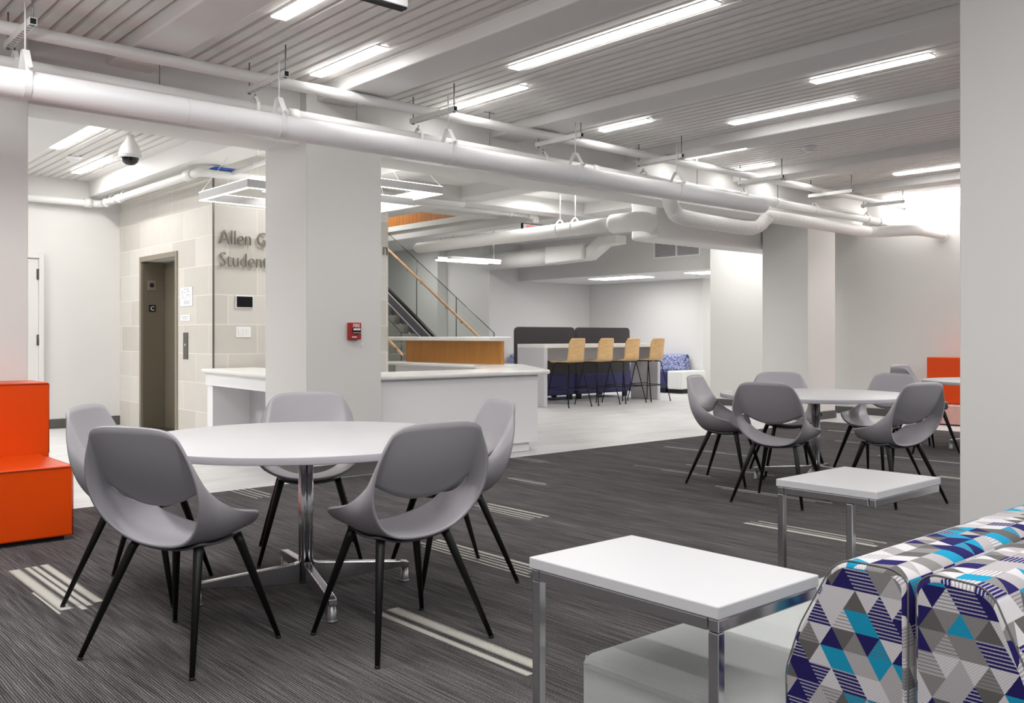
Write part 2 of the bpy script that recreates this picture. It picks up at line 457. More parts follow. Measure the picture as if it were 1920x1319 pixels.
# wood lined stair opening
bm = B(); box(bm, 10.25, 10.31, 12.3, 24, 3.37, 4.6)
struct('trim_%d' % k, bm, M['cherry_f'], 'cherry wood panelling lining the stair opening'); k += 1
bm = B(); box(bm, 8.0, 10.31, 24, 24.1, 0, 5); box(bm, 8.0, 10.31, 12.2, 24, 4.6, 4.7); box(bm, 8.1, 8.2, 12.3, 24, 3.2, 4.6); box(bm, 8.2, 10.31, 12.2, 12.3, 3.37, 4.6)
struct('wall_stairwell', bm, M['paint'], 'white stairwell walls above the opening')

# ------------------------------------------------------------ walls
def wall(name, x0, x1, y0, y1, z0=0, z1=ZC+.02, m='paint', label=None):
    bm = B(); box(bm, x0, x1, y0, y1, z0, z1); return struct(name, bm, M[m], label)
wall('wall_right', 13.4, 13.9, -3, 9.9, label='white wall at the right end of the room')
wall('wall_far_left', -3, 4.5, 12.95, 13.1, label='white wall with a door behind the orange seat')
wall('wall_stair_side', 12.75, 13.03, 17.07, 22)
wall('wall_corridor', 13.035, 13.2, 15.6, 17.06)
wall('wall_lounge_left', 13.03, 16.4, 15.54, 15.6)
wall('wall_lounge_back', 16.2, 16.4, 12.16, 15.6)
wall('wall_lounge_end', 16.4, 17.6, 12.16, 12.3)
wall('wall_doorway', 17.3, 17.4, 8.4, 12.2, m='paint_white')
wall('wall_lounge_near', 13.9, 17.4, 8.5, 8.6)
wall('wall_back_hall', 4.5, 20, 22, 22.1)
wall('wall_soffit_face', 13.9, 14.0, 9.9, 15.54, 2.45, ZC+.02, label='white soffit face above the lounge with the return air grille')
# stone elevator block (an opening for the elevator), UV in metres
def uvbox(bm, x0, x1, y0, y1, z0, z1):
    L = bm.loops.layers.uv.verify()
    r = bmesh.ops.create_cube(bm, size=1.)
    for v in r['verts']: v.co = Vector((x0+(v.co.x+.5)*(x1-x0), y0+(v.co.y+.5)*(y1-y0), z0+(v.co.z+.5)*(z1-z0)))
    for f in set(f for v in r['verts'] for f in v.link_faces):
        f.normal_update()
        for l in f.loops:
            c = l.vert.co
            if abs(f.normal.x) > .5: l[L].uv = (c.y-(10.377+.3545)+7.09, c.z)
            else: l[L].uv = (c.x-(4.451+.3545)+7.09, c.z)
EL0, EL1, ELZ = 10.95, 12.11, 2.17
bm = B()
uvbox(bm, 4.28, 4.60, 9.89, EL0, 0, ZC); uvbox(bm, 4.28, 4.60, EL1, 12.95, 0, ZC); uvbox(bm, 4.28, 4.60, EL0, EL1, ELZ, ZC)
uvbox(bm, 4.60, 6.60, 9.89, 10.1, 0, ZC); uvbox(bm, 6.4, 6.6, 10.1, 14, 0, ZC)
struct('wall_elevator', bm, M['stone'], 'limestone block wall around the elevator')
bm = B(); box(bm, 4.272, 4.290, 9.882, 9.90, 0, ZC)
struct('trim_%d' % k, bm, M['steel'], 'thin metal corner bead on the limestone wall'); k += 1

# columns
def pillar(name, x0, y0, label, x1=None, y1=None, base=True):
    x1 = x1 or x0+.74; y1 = y1 or y0+.75
    bm = B(); box(bm, x0, x1, y0, y1, 0, ZC+.02, .006, 1); struct(name, bm, M['paint'], label)
pillar('wall_pillar_center', 3.777, 6.87, 'white square column with the fire alarm', 4.513, 7.62)
pillar('wall_pillar_left', .93, 6.87, 'white square column behind the orange seat', 1.668, 7.62)
pillar('wall_pillar_right', 11.8, 7.03, 'white square column beside the far chairs', 12.55, 7.78)
pillar('wall_pillar_near', 4.5, 1.13, 'large white column at the right edge', 5.25, 1.88)
def bboard(name, x0, x1, y0, y1, z=.105):
    bm = B(); box(bm, x0, x1, y0, y1, 0, z, .002, 1); return struct(name, bm, M['base'], name.replace('_', ' '))
t_ = .012
bm = B()
box(bm, 3.777-t_, 4.513+t_, 6.87-t_, 7.62, 0, .11); struct('baseboard_center', bm, M['base'])
bm = B(); box(bm, 11.8-t_, 12.55+t_, 7.03-t_, 7.78+t_, 0, .11); struct('baseboard_pillar_right', bm, M['base'])
bm = B(); box(bm, 4.5-t_, 5.25+t_, 1.13-t_, 1.88+t_, 0, .11); struct('baseboard_pillar_near', bm, M['base'])
bm = B(); box(bm, .93-t_, 1.668+t_, 6.87-t_, 7.62, 0, .11); struct('baseboard_pillar_left', bm, M['base'])
bboard('baseboard_right', 13.385, 13.4, -2.9, 9.91); bboard('baseboard_far_left', 3.32, 4.28, 12.935, 12.95, .12)
bboard('baseboard_lounge_back', 16.185, 16.2, 12.15, 15.5); bboard('baseboard_lounge_left', 13.05, 16.2, 15.525, 15.54)

# back left door with frame
bm = B(); box(bm, 2.24, 3.26, 12.925, 12.945, 0.01, 2.2, .003, 1)
d1 = obj('door_1', bm, M['paint']); d1['kind'] = 'structure'; d1['label'] = 'pale grey door in the far left wall'
bm = B(); box(bm, 3.262, 3.32, 12.90, 12.95, 0, 2.26, .004, 1); box(bm, 2.18, 2.238, 12.90, 12.95, 0, 2.26, .004, 1); box(bm, 2.238, 3.262, 12.90, 12.95, 2.205, 2.26, .004, 1)
obj('door_frame', bm, M['paint'], d1)
for z0 in (1.93, 1.083, .25):
    bm = B(); tube(bm, [(3.262, 12.915, z0), (3.262, 12.915, z0+.138)], .012, 10); box(bm, 3.235, 3.262, 12.918, 12.926, z0, z0+.138)
    obj('hinge', bm, M['steel'], d1)

# elevator
el = thing('elevator', 'brushed steel elevator doorway set in the limestone wall', 'elevator', (4.28, 11.53, 0))
def OL(bm):  # world mesh -> local of elevator
    bmesh.ops.translate(bm, verts=bm.verts[:], vec=(-4.28, -11.53, 0)); return bm
M['brz'] = mat('bronze_steel', (.52, .49, .43), .45, .7)
M['brz_f'] = mat('frame_steel', (.60, .57, .52), .4, .6)
bm = B(); box(bm, 4.262, 4.292, EL1-.012, EL1+.045, 0, ELZ+.055, .002, 1); box(bm, 4.262, 4.292, EL0-.045, EL0+.012, 0, ELZ+.055, .002, 1); box(bm, 4.262, 4.292, EL0+.012, EL1-.012, ELZ-.01, ELZ+.055, .002, 1)
obj('door_frame', OL(bm), M['brz_f'], el)
bm = B(); box(bm, 4.29, 4.56, EL1-.02, EL1-.004, 0, ELZ-.01); j1 = obj('jamb', OL(bm), M['brz'], el)
bm = B(); box(bm, 4.29, 4.56, EL0+.004, EL0+.02, 0, ELZ-.01); obj('jamb', OL(bm), M['brz'], el)
bm = B(); box(bm, 4.55, 4.57, EL0+.02, 11.52, 0.01, ELZ-.01, .002, 1); obj('door', OL(bm), M['brz'], el)
bm = B(); box(bm, 4.565, 4.585, 11.50, EL1-.02, 0.01, ELZ-.01, .002, 1); obj('door', OL(bm), M['brz'], el)
bm = B(); box(bm, 4.285, 4.55, EL0+.02, EL1-.02, 0, .008); obj('sill', OL(bm), M['steel'], el)
# floor indicator and plate on the far jamb
yj = EL1-.022
def jx(px):
    kk = (px-960)/1725.; return (yj)*(.6611+kk*.7503)/(.7503-kk*.6611)
bm = B(); box(bm, jx(277), jx(292), yj-.006, yj, 1.80, 1.93, .002, 1); ind = obj('indicator', OL(bm), M['brz_f'], el)
bm = B(); tube(bm, [(jx(284.5), yj-.006, 1.865), (jx(284.5), yj-.010, 1.865)], .03, 16); obj('dial', OL(bm), M['blackp'], ind)
bm = B(); box(bm, jx(279), jx(292), yj-.005, yj, 1.52, 1.61, .002, 1); pl = obj('floor_plate', OL(bm), M['blackp'], el)

def text(name, s, size, loc, rot, m, parent=None, ext=.003, align='LEFT', xs=1., bold=0.):
    cu = bpy.data.curves.new(name, 'FONT'); cu.body = s; cu.size = size; cu.extrude = ext; cu.align_x = align; cu.offset = bold
    cu.resolution_u = 3
    o = bpy.data.objects.new(name, cu); COL.objects.link(o)
    dg = bpy.context.evaluated_depsgraph_get()
    me = bpy.data.meshes.new_from_object(o.evaluated_get(dg)); COL.objects.unlink(o); bpy.data.objects.remove(o)
    me.materials.clear(); me.materials.append(m)
    o = bpy.data.objects.new(name, me); COL.objects.link(o)
    o.location = loc; o.rotation_euler = rot; o.scale = (xs, 1, 1)
    if parent: o.parent = parent
    return o
RX = (PI/2, 0, 0)            # faces -Y
RXm = (PI/2, 0, -PI/2)       # faces -X
text('letter', 'C', .075, (jx(285.5)-4.28, yj-.0062-11.53, 1.538), RX, M['paper'], pl, .001, 'CENTER')

# things on the limestone wall
g_ = thing('call_panel', 'narrow steel elevator call panel right of the elevator', 'call panel', (4.28, 10.66, 0))
bm = B(); box(bm, -.01, 0, -.065, .065, .93, 1.245, .002, 1); obj('plate', bm, M['steel'], g_)
bm = B(); tube(bm, [(-.010, 0, 1.10), (-.016, 0, 1.10)], .012, 14); obj('button', bm, M['white'], g_)
n1 = thing('notice', 'large framed white evacuation notice right of the elevator', 'notice', (4.28, 10.64, 0))
bm = B(); box(bm, -.008, 0, -.175, .175, 1.555, 1.775, .002, 1); fr = obj('sheet', bm, M['paper'], n1)
bm = B()
random.seed(5)
for i in range(26):
    yy = random.uniform(-.12, .12); zz = random.uniform(1.63, 1.74); w = random.uniform(.004, .02)
    box(bm, -.0092, -.008, yy-w, yy+w, zz-.003, zz+.003)
for i in range(4): box(bm, -.0092, -.008, -.11, .07, 1.58+i*.011, 1.583+i*.011)
box(bm, -.0092, -.008, -.08, .08, 1.752, 1.757)
obj('print', bm, M['ink'], fr)
n2 = thing('notice', 'small white sign card below the evacuation notice', 'notice', (4.28, 10.675, 0))
bm = B(); box(bm, -.006, 0, -.14, .14, 1.38, 1.452, .002, 1); fr = obj('card', bm, M['paper'], n2)
bm = B(); box(bm, -.0068, -.006, -.1, .1, 1.425, 1.431); box(bm, -.0068, -.006, -.08, .08, 1.403, 1.408); obj('print', bm, M['ink'], fr)
tp = thing('touch_panel', 'black wall touch screen in white frame on limestone', 'touch screen', (4.64, 9.89, 0))
bm = B(); box(bm, -.105, .105, -.022, 0, 1.522, 1.662, .003, 2); obj('bezel', bm, M['white'], tp)
bm = B(); box(bm, -.096, .096, -.0245, -.0222, 1.531, 1.653); obj('display', bm, M['screen'], tp)
sw = thing('light_switch', 'white three-gang light switch plate on limestone', 'light switch', (4.633, 9.89, 0))
bm = B(); box(bm, -.09, .09, -.008, 0, 1.188, 1.309, .003, 2); obj('plate', bm, M['white'], sw)
for i in (-1, 0, 1):
    bm = B(); box(bm, i*.048-.017, i*.048+.017, -.0125, -.0082, 1.215, 1.282, .002, 1); obj('rocker', bm, M['paint_white'], sw)
sg = thing('wall_lettering', 'raised metal letters on limestone beside the elevator', 'sign', (4.335, 9.89, 0))
def xmax(s_):
    cu = bpy.data.curves.new('measure', 'FONT'); cu.body = s_; cu.size = .235
    o = bpy.data.objects.new('measure', cu); COL.objects.link(o)
    me = bpy.data.meshes.new_from_object(o.evaluated_get(bpy.context.evaluated_depsgraph_get()))
    w_ = max(v.co.x for v in me.vertices); bpy.data.objects.remove(o); bpy.data.meshes.remove(me); return w_
for word, zz in (('Allen G', 2.235), ('Student', 1.985)):
    for i_, ch in enumerate(word):
        if ch == ' ': continue
        text('letter', ch, .235, ((xmax(word[:i_+1])-xmax(ch))*.80, -.03, zz), RX, M['letters'], sg, .012, 'LEFT', .80, -.0035)
text('letter', 'n', .235, (6.49-4.335, -.03, 2.235), RX, M['letters'], sg, .012, 'LEFT', .80, -.0035)

# fire alarm pull station on the center column
fa = thing('fire_alarm', 'red FIRE pull station on the center column', 'fire alarm', (4.224, 6.87, 0))
bm = B(); box(bm, -.059, .052, -.048, 0, 1.172, 1.318, .004, 2); obj('housing', bm, M['red'], fa)
bm = B(); box(bm, -.047, .050, -.052, -.0482, 1.178, 1.314, .002, 1); fp = obj('cover', bm, M['red'], fa)
text('lettering', 'FIRE', .042, (.0015, -.0522, 1.278), RX, M['white'], fp, .0008, 'CENTER', .9, .0006)
bm = B(); prism(bm, [(-.037, 1.225), (-.037, 1.272), (.040, 1.272), (.040, 1.225), (.0, 1.214)], -.060, -.0522, 'y'); h_ = obj('pull_handle', bm, M['blackp'], fp)
bm = B(); box(bm, -.037, .040, -.0612, -.0602, 1.228, 1.232); box(bm, -.033, .036, -.0612, -.0602, 1.252, 1.268); obj('handle_label', bm, M['white'], h_)
bm = B(); box(bm, -.043, .004, -.0535, -.0522, 1.190, 1.198); obj('maker_strip', bm, M['white'], fp)
bm = B(); tube(bm, [(.046, -.045, 1.188), (.05, -.055, 1.17), (.05, -.05, 1.15)], .003, 8); tube(bm, [(.05, -.05, 1.15), (.058, -.05, 1.135), (.05, -.05, 1.10)], .006, 8, radii=[.003, .009, .004]); obj('key_tag', bm, M['white'], fa)

# ------------------------------------------------------------ ceiling lights
lights = [  # X0,X1,Y0,Y1,label
 (2.748, 2.862, 3.6, 5.475, 'leftmost recessed linear light cut by the top edge'),
 (3.590, 3.700, 5.53, 6.49, 'short recessed light over the center column'),
 (4.635, 4.748, 3.42, 5.31, 'longest recessed linear light at top center'),
 (5.035, 5.145, 5.63, 6.74, 'recessed light ending at the overhead pipes right of the center column'),
 (6.710, 6.825, 3.02, 3.99, 'recessed light nearest the big right-hand column'),
 (7.430, 7.550, 4.03, 5.29, 'recessed light behind the one nearest the right column'),
 (6.730, 6.833, 5.71, 6.34, 'small recessed light in the middle bay above the pipes'),
 (8.510, 8.615, 5.87, 6.84, 'recessed light touching the pipes left of the smoke detector'),
 (9.570, 9.685, 6.2, 6.83, 'short recessed light below the smoke detector'),
 (10.58, 10.70, 6.09, 6.86, 'recessed light low over the right column'),
 (11.36, 11.49, 3.6, 5.58, 'recessed light cut off by the right-hand column'),
 (13.22, 13.34, 3.2, 6.64, 'long wall-washing light against the right wall'),
 (2.850, 2.965, 9.51, 10.88, 'larger recessed light left of the dome camera'),
 (3.487, 3.610, 11.1, 12.34, 'smaller recessed light below the dome camera'),
]
def clight(x0, x1, y0, y1, label, z=ZC):
    t = thing('ceiling_light', label, 'ceiling light', ((x0+x1)/2, (y0+y1)/2, z), 0, 'linear recessed ceiling lights')
    w = (x1-x0)/2; l = (y1-y0)/2
    bm = B(); f = .006
    box(bm, -w, -w+f, -l, l, -.006, .02); box(bm, w-f, w, -l, l, -.006, .02); box(bm, -w+f, w-f, -l, -l+f, -.006, .02); box(bm, -w+f, w-f, l-f, l, -.006, .02)
    obj('frame', bm, M['white'], t)
    bm = B(); box(bm, -w+f, w-f, -l+f, l-f, -.014, .006); obj('diffuser', bm, M['diff_l'] if z < 3 else (M['diff_b'] if (x0 > 13 or y0 > 9) else M['diff']), t)
for L in lights: clight(*L)
clight(14.45, 15.0, 12.5, 13.9, 'wide flat light panel in the lounge ceiling', 2.45)
clight(14.45, 15.0, 10.0, 11.3, 'light panel at the lounge ceiling partly behind the right wall', 2.45)

# smoke detectors, dome camera
def smoke(label, x, y):
    t = thing('smoke_detector', label, 'smoke detector', (x, y, ZC), 0, 'smoke detectors')
    bm = B(); lathe(bm, [(0, 0), (.085, 0), (.085, -.012), (.07, -.022)], n=24); lathe(bm, [(.07, -.022), (.055, -.05), (0, -.055)], n=24); obj('body', bm, M['white'], t)
    bm = B(); lathe(bm, [(.0565, -.040), (.0585, -.044), (.0555, -.048)], n=24); obj('vent_slot', bm, M['greyd'], t)
smoke('white smoke detector on the deck near the right column', 9.09, 5.396)
smoke('white smoke detector between the two far left lights', 3.222, 11.3)
dc = thing('dome_camera', 'white pear-shaped dome camera hanging from the deck', 'security camera', (3.31, 9.70, ZC))
bm = B(); lathe(bm, [(0, 0), (.035, 0), (.035, -.025), (.05, -.06), (.085, -.11), (.105, -.165), (.112, -.20), (.112, -.215), (.0, -.215)], n=32); obj('housing', bm, M['white'], dc)
bm = B(); lathe(bm, [(.105, -.215), (.112, -.22), (.105, -.232), (.09, -.235)], n=32); obj('trim_ring', bm, M['white'], dc)
bm = B(); lathe(bm, [(.086, -.216), (.086, -.24), (.075, -.275), (.045, -.302), (0, -.31)], n=32); obj('dome', bm, M['dome'], dc)
# suspended bar at the top edge
hb = thing('hanging_bar', 'white bar with black underside cut off at the top', 'hanging bar', (2.3, 4.44, 3.1))
bm = B(); box(bm, -.9, .78, -.032, .032, .012, .11, .003, 1); obj('housing', bm, M['white'], hb)
bm = B(); box(bm, -.9, .775, -.027, .027, .0, .0115); obj('slot', bm, M['blackp'], hb)
for xx in (-.7, .4):
    bm = B(); tube(bm, [(xx, 0, .111), (xx, 0, .17)], .005, 8); obj('rod', bm, M['zinc'], hb)

# ------------------------------------------------------------ pipes
YB, ZB = 6.0, 2.692
p = thing('large_pipe', 'thick white insulated pipe running across the whole room', 'pipe', (4, YB, ZB), 0)
bm = B(); tube(bm, [(-6, 0, 0), (5.05, 0, 0), (5.115, 0, 0), (5.15, 0, 0), (5.165, 0, 0)], .0855, 32, radii=[.0855, .0855, .081, .062, .03]); obj('jacket', bm, M['pipe'], p)
for xx in (-1.6, 1.9, 5.0):
    bm = B(); tube(bm, [(xx-.004, 0, 0), (xx+.004, 0, 0)], .0861, 32); obj('seam_band', bm, M['pipe'], p)
Y2, Z2 = 6.40, 3.127
p = thing('upper_pipe', 'white pipe resting on top of the hanging struts', 'pipe', (4, Y2, Z2))
bm = B(); tube(bm, [(-5, 0, 0), (9.4, 0, 0)], .042, 24); obj('pipe_run', bm, M['pipe_s'], p)
p = thing('middle_pipe', 'white pipe hung behind the thick insulated pipe', 'pipe', (4, 6.5, 2.93))
bm = B(); tube(bm, [(-5, 0, .01), (9.0, 0, -.065), (9.1, .03, -.065), (9.15, .12, -.065), (9.15, .4, -.065)], .05, 24); obj('pipe_run', bm, M['pipe_s'], p)
for xx in (-.6, 2.8, 6.1, 8.8):
    bm = B(); tube(bm, [(xx, 0, .01-(xx+5)*.00536), (xx+.09, 0, .01-(xx+5.1)*.00536)], .057, 20); obj('coupling', bm, M['pipe_s'], p)
p = thing('sprinkler_pipe', 'thin white sprinkler pipe along the girder face', 'pipe', (4, 6.86, 3.0))
bm = B(); tube(bm, [(-5, 0, .03), (-.30, 0, .03)], .017, 14); tube(bm, [(.60, 0, .03), (8.9, 0, .03)], .017, 14); obj('pipe_run', bm, M['pipe_s'], p)
for xx in (-2.6, -1.55, .95, 2.3, 3.9, 5.6, 7.2):
    bm = B(); tube(bm, [(xx, 0, .0), (xx, 0, -.02)], .022, 10); tube(bm, [(xx, 0, -.02), (xx, 0, -.045)], .008, 8); obj('fitting', bm, M['pipe_s'], p)
p = thing('conduit', 'slim white conduit low on the girder behind the middle pipe', 'conduit', (4, 6.93, 2.95))
bm = B(); tube(bm, [(-5, 0, 0), (-.26, 0, 0)], .010, 10); tube(bm, [(.56, 0, 0), (9.0, 0, 0)], .010, 10); obj('run', bm, M['pipe_s'], p)

def sprinkler(label, x, y, z):
    t = thing('fire_sprinkler', label, 'sprinkler', (x, y, z), 0, 'sprinkler heads')
    bm = B(); tube(bm, [(0, 0, 0), (0, -.05, 0)], .014, 10); obj('escutcheon', bm, M['pipe_s'], t)
    bm = B(); tube(bm, [(0, -.05, 0), (0, -.075, 0)], .009, 8); tube(bm, [(0, -.075, 0), (0, -.08, 0)], .02, 12); obj('nozzle', bm, M['chrome'], t)
sprinkler('small side sprinkler under the first strut at far left', 2.05, 6.96, 2.92)
sprinkler('chrome side sprinkler just left of the center column top', 3.25, 6.96, 2.98)
sprinkler('side sprinkler just right of the center column top', 4.75, 6.96, 2.92)
sprinkler('side sprinkler in the middle of the girder', 6.6, 6.96, 2.93)
sprinkler('side sprinkler on the low soffit left of the right column', 10.6, 7.80, 2.68)

# trapeze struts + rods + clevis hangers
XT = [1.47, 3.11, 4.62, 6.10, 7.58, 9.44, 11.04, 12.44]
TL = ['at the far left', 'in front of the center column', 'just right of the center column', 'above the middle of the thick pipe',
      'above the flexible duct start', 'above the capped pipe end', 'over the right column', 'nearest the right wall']
def strut_mesh():
    bm = B()
    # channel 0.41 wide in Y, seen slots on the underside
    box(bm, -.021, .021, -.02, .60, .018, .021); box(bm, -.021, -.018, -.02, .60, -.021, .018); box(bm, .018, .021, -.02, .60, -.021, .018)
    y = -.02
    while y < .59:
        box(bm, -.018, .018, y, min(y+.026, .60), -.021, -.018)
        y += .05
    return bm
first = None
for i, x in enumerate(XT):
    lab = 'slotted trapeze strut on threaded rods '+TL[i]
    if first is None:
        t = thing('pipe_hanger', lab, 'pipe hanger', (x, 5.96, 3.062), 0, 'trapeze struts')
        obj('strut', strut_mesh(), M['pipe_s'], t)
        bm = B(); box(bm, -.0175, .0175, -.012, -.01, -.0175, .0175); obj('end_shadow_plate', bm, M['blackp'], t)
        bm = B(); tube(bm, [(0, -.0, -.03), (0, 0, ZC-3.062)], .0055, 8); obj('rod', bm, M['zinc'], t)
        bm = B(); tube(bm, [(0, .575, -.03), (0, .575, ZC-3.062)], .0055, 8); obj('rod', bm, M['zinc'], t)
        bm = B(); tube(bm, [(0, 0, -.03), (0, 0, -.024)], .013, 6); tube(bm, [(0, .575, -.03), (0, .575, -.024)], .013, 6); obj('nut', bm, M['zinc'], t)
        first = t
    else: dup(first, lab, (x, 5.96, 3.062))
def strap(bm, r, w, h_top):
    """teardrop strap around a pipe of radius r, at the origin in YZ"""
    n = 20; pts = []
    for k_ in range(n+1):
        a = PI*.0 - k_*PI/n
        pts.append((math.cos(a)*r, math.sin(a)*r))
    pts = [(r*.2, h_top), (r, h_top*.45)]+pts+[(-r, h_top*.45), (-r*.2, h_top), (r*.2, h_top)]
    for (a, b_), (c, d) in zip(pts, pts[1:]):
        nx, nz = (d-b_), -(c-a); l = math.hypot(nx, nz) or 1; nx *= .004/l; nz *= .004/l
        vs = [bm.verts.new(q) for q in ((-w, a, b_), (w, a, b_), (w, c, d), (-w, c, d), (-w, a+nx, b_+nz), (w, a+nx, b_+nz), (w, c+nx, d+nz), (-w, c+nx, d+nz))]
        for f in ((0, 1, 2, 3), (7, 6, 5, 4), (0, 4, 5, 1), (1, 5, 6, 2), (2, 6, 7, 3), (3, 7, 4, 0)): bm.faces.new([vs[q] for q in f])
firstc = None
for i, x in enumerate(XT[:5]):
    lab = 'clevis hanger gripping the thick pipe '+TL[i]
    xx = x-.03
    if firstc is None:
        t = thing('clevis_hanger', lab, 'pipe hanger', (xx, YB, ZB), 0, 'clevis hangers on the thick pipe')
        bm = B(); strap(bm, .090, .02, .205); obj('strap', bm, M['pipe_s'], t)
        bm = B(); tube(bm, [(0, -.11, .088), (0, .11, .088)], .006, 8); tube(bm, [(0, -.118, .088), (0, -.104, .088)], .013, 6); obj('bolt', bm, M['pipe_s'], t)
        bm = B(); tube(bm, [(0, 0, .17), (0, 0, 3.062-ZB+.12)], .0055, 8); obj('rod', bm, M['pipe_s'], t)
        firstc = t
    else: dup(firstc, lab, (xx, YB, ZB))
firstc = None
for i, x in enumerate(XT):
    lab = 'clevis hanger gripping the middle pipe '+TL[i]
    zz = 2.93+.01-(x+1)*.00536
    if firstc is None:
        t = thing('small_clevis_hanger', lab, 'pipe hanger', (x+.03, 6.5, zz), 0, 'clevis hangers on the middle pipe')
        bm = B(); strap(bm, .058, .014, .095); obj('strap', bm, M['pipe_s'], t)
        bm = B(); tube(bm, [(0, 0, .07), (0, 0, .115)], .005, 8); obj('rod', bm, M['zinc'], t)
        firstc = t
    else: dup(firstc, lab, (x+.03, 6.5, zz))
# intermediate rods
for x, y, z0, lab in ((2.42, 6.5, 2.99, 'threaded rod from the deck left of the second strut'), (4.03, 6.5, 2.99, 'threaded rod from the deck right of the column top'),
                      (5.45, 6.5, 2.97, 'threaded rod over the middle of the middle pipe'), (8.55, 6.5, 2.95, 'threaded rod over the flexible duct'), (10.2, 6.5, 2.94, 'threaded rod right of the capped pipe end')):
    t = thing('hanger_rod', lab, 'hanger rod', (x, y, z0), 0, 'single hanger rods')
    bm = B(); tube(bm, [(0, 0, -.02), (0, 0, ZC-z0)], .0045, 8); obj('rod', bm, M['zinc'], t)
    bm = B(); tube(bm, [(-.06, 0, ZC-z0-.008), (.06, 0, ZC-z0-.008)], .004, 6); obj('toggle', bm, M['zinc'], t)

# flexible spiral duct
fd = thing('flexible_duct', 'white ribbed flexible duct dipping below the pipes into the wall', 'duct', (8, 6.4, 2.6))
key = [(-.13, -.05, .22), (-.12, -.05, .08), (-.06, -.05, -.03), (.09, -.05, -.088), (.9, 0, -.10), (1.44, 0, -.10), (1.66, 0, -.05), (1.80, 0, .04), (2.02, 0, .075), (4.1, .02, .075), (4.38, .0, .075), (4.50, -.12, .075), (4.55, -.35, .075), (4.62, -.50, .075), (4.80, -.56, .075), (5.38, -.56, .075)]
cp = curve_pts(key, 8)
# resample evenly with ribbed radius
res = [cp[0]]; acc = 0
for a, b_ in zip(cp, cp[1:]):
    n = max(1, int((b_-a).length/.012))
    for j in range(1, n+1): res.append(a.lerp(b_, j/n))
rad = []; s_ = 0
for i, q in enumerate(res):
    if i: s_ += (res[i]-res[i-1]).length
    ph = (s_ % .105)/.105
    rad.append((.082 if q.x < 1.5 else .074)+(.004 if ph > .14 else .0005))
bm = B(); tube(bm, res, .08, 20, radii=rad); obj('sleeve', bm, M['duct'], fd)
bm = B(); tube(bm, [(5.39, -.56, .075), (5.40, -.56, .075)], .10, 24); obj('wall_collar', bm, M['duct'], fd)

# round duct running to the back, with elbow
rd = thing('round_duct', 'long smooth white round duct with elbow beyond the girder', 'duct', (9.13, 7.9, 2.70))
bm = B(); tube(bm, [(.0, .35, 0), (.0, 4.6, 0), (0, 4.86, 0), (0, 4.92, 0), (0, 4.94, 0)], .094, 24, radii=[.097, .094, .09, .065, .02]); obj('duct_run', bm, M['duct'], rd)
bm = B(); tube(bm, curve_pts([(.45, .10, -.0), (.25, .02, 0), (.10, -.02, 0), (.01, .08, 0), (.0, .25, 0), (.0, .42, 0)], 5), .128, 24, radii=None); obj('elbow', bm, M['duct'], rd)
for yy in (1.13, 1.43):
    bm = B(); strap(bm, .098, .015, .15); bmesh.ops.rotate(bm, verts=bm.verts[:], cent=(0, 0, 0), matrix=Matrix.Rotation(PI/2, 3, 'Z')); bmesh.ops.translate(bm, verts=bm.verts[:], vec=(0, yy, 0))
    tube(bm, [(0, yy, .15), (0, yy, ZC-2.70)], .005, 8); obj('hanger', bm, M['pipe_s'], rd)
# rectangular transition duct near the lounge soffit
ld = thing('lounge_duct', 'white duct with flared box in front of the lounge soffit', 'duct', (12.9, 12.6, 2.8))
bm = B(); tube(bm, [(0, .7, .02), (0, 2.9, .02)], .18, 24); obj('round_section', bm, M['duct'], ld)
bm = B(); prism(bm, [(-.2, -.12), (.85, -.15), (.85, .2), (-.2, .2)], -.18, .18, 'x', bev=.03); obj('box_section', bm, M['duct'], ld)
bm = B(); prism(bm, [(-.2, -.12), (-.62, .12), (-1.0, .14), (-1.0, .3), (-.55, .3), (-.2, .1)], -.1, .2, 'x', bev=.01); obj('chute', bm, M['duct'], ld)

# wet pipe around the elevator with blue tagged fitting
wp = thing('elbow_pipe', 'white sprinkler main running along the far wall past the elevator', 'pipe', (4.0, 9.6, 2.96))
bm = B(); tube(bm, [(-3, 3.22, 0), (-.10, 3.22, 0), (-.02, 3.18, 0), (0, 3.1, 0), (0, .12, 0), (.02, .03, 0), (.1, 0, 0), (3.6, 0, 0)], .045, 20); obj('pipe_run', bm, M['pipe_s'], wp)
for a, b_ in (((0, 2.95, 0), (0, 3.05, 0)), ((0, 2.45, 0), (0, 2.58, 0)), ((0, .16, 0), (0, .36, 0)), ((-.22, 3.22, 0), (-.12, 3.22, 0))):
    bm = B(); tube(bm, [a, b_], .058, 16); obj('coupling', bm, M['pipe_s'], wp)
for yy in (2.75, 2.3):
    bm = B(); strap(bm, .052, .012, .09); bmesh.ops.rotate(bm, verts=bm.verts[:], cent=(0, 0, 0), matrix=Matrix.Rotation(PI/2, 3, 'Z')); bmesh.ops.translate(bm, verts=bm.verts[:], vec=(0, yy, 0)); obj('hanger', bm, M['pipe_s'], wp)
bm = B(); prism(bm, [(.10, .045), (.16, .075), (.42, .075), (.46, .045)], -.035, .035, 'y'); obj('valve_tag', bm, M['blue'], wp)
bm = B(); tube(bm, [(.35, 0, .02), (.55, -.5, .12), (.75, -.95, .13)], .026, 14); tube(bm, [(.72, -.87, .13), (.77, -1.0, .13)], .04, 14); tube(bm, [(.8, -1.0, .09), (.8, -1.0, .25)], .028, 12); obj('branch', bm, M['pipe_s'], wp)
cpipe = thing('capped_pipe', 'white capped pipe crossing below the wood-lined opening', 'pipe', (7.3, 10.4, 3.05))
bm = B(); tube(bm, [(0, 0, 0), (2.2, 0, 0)], .038, 18); obj('pipe_run', bm, M['pipe_s'], cpipe)
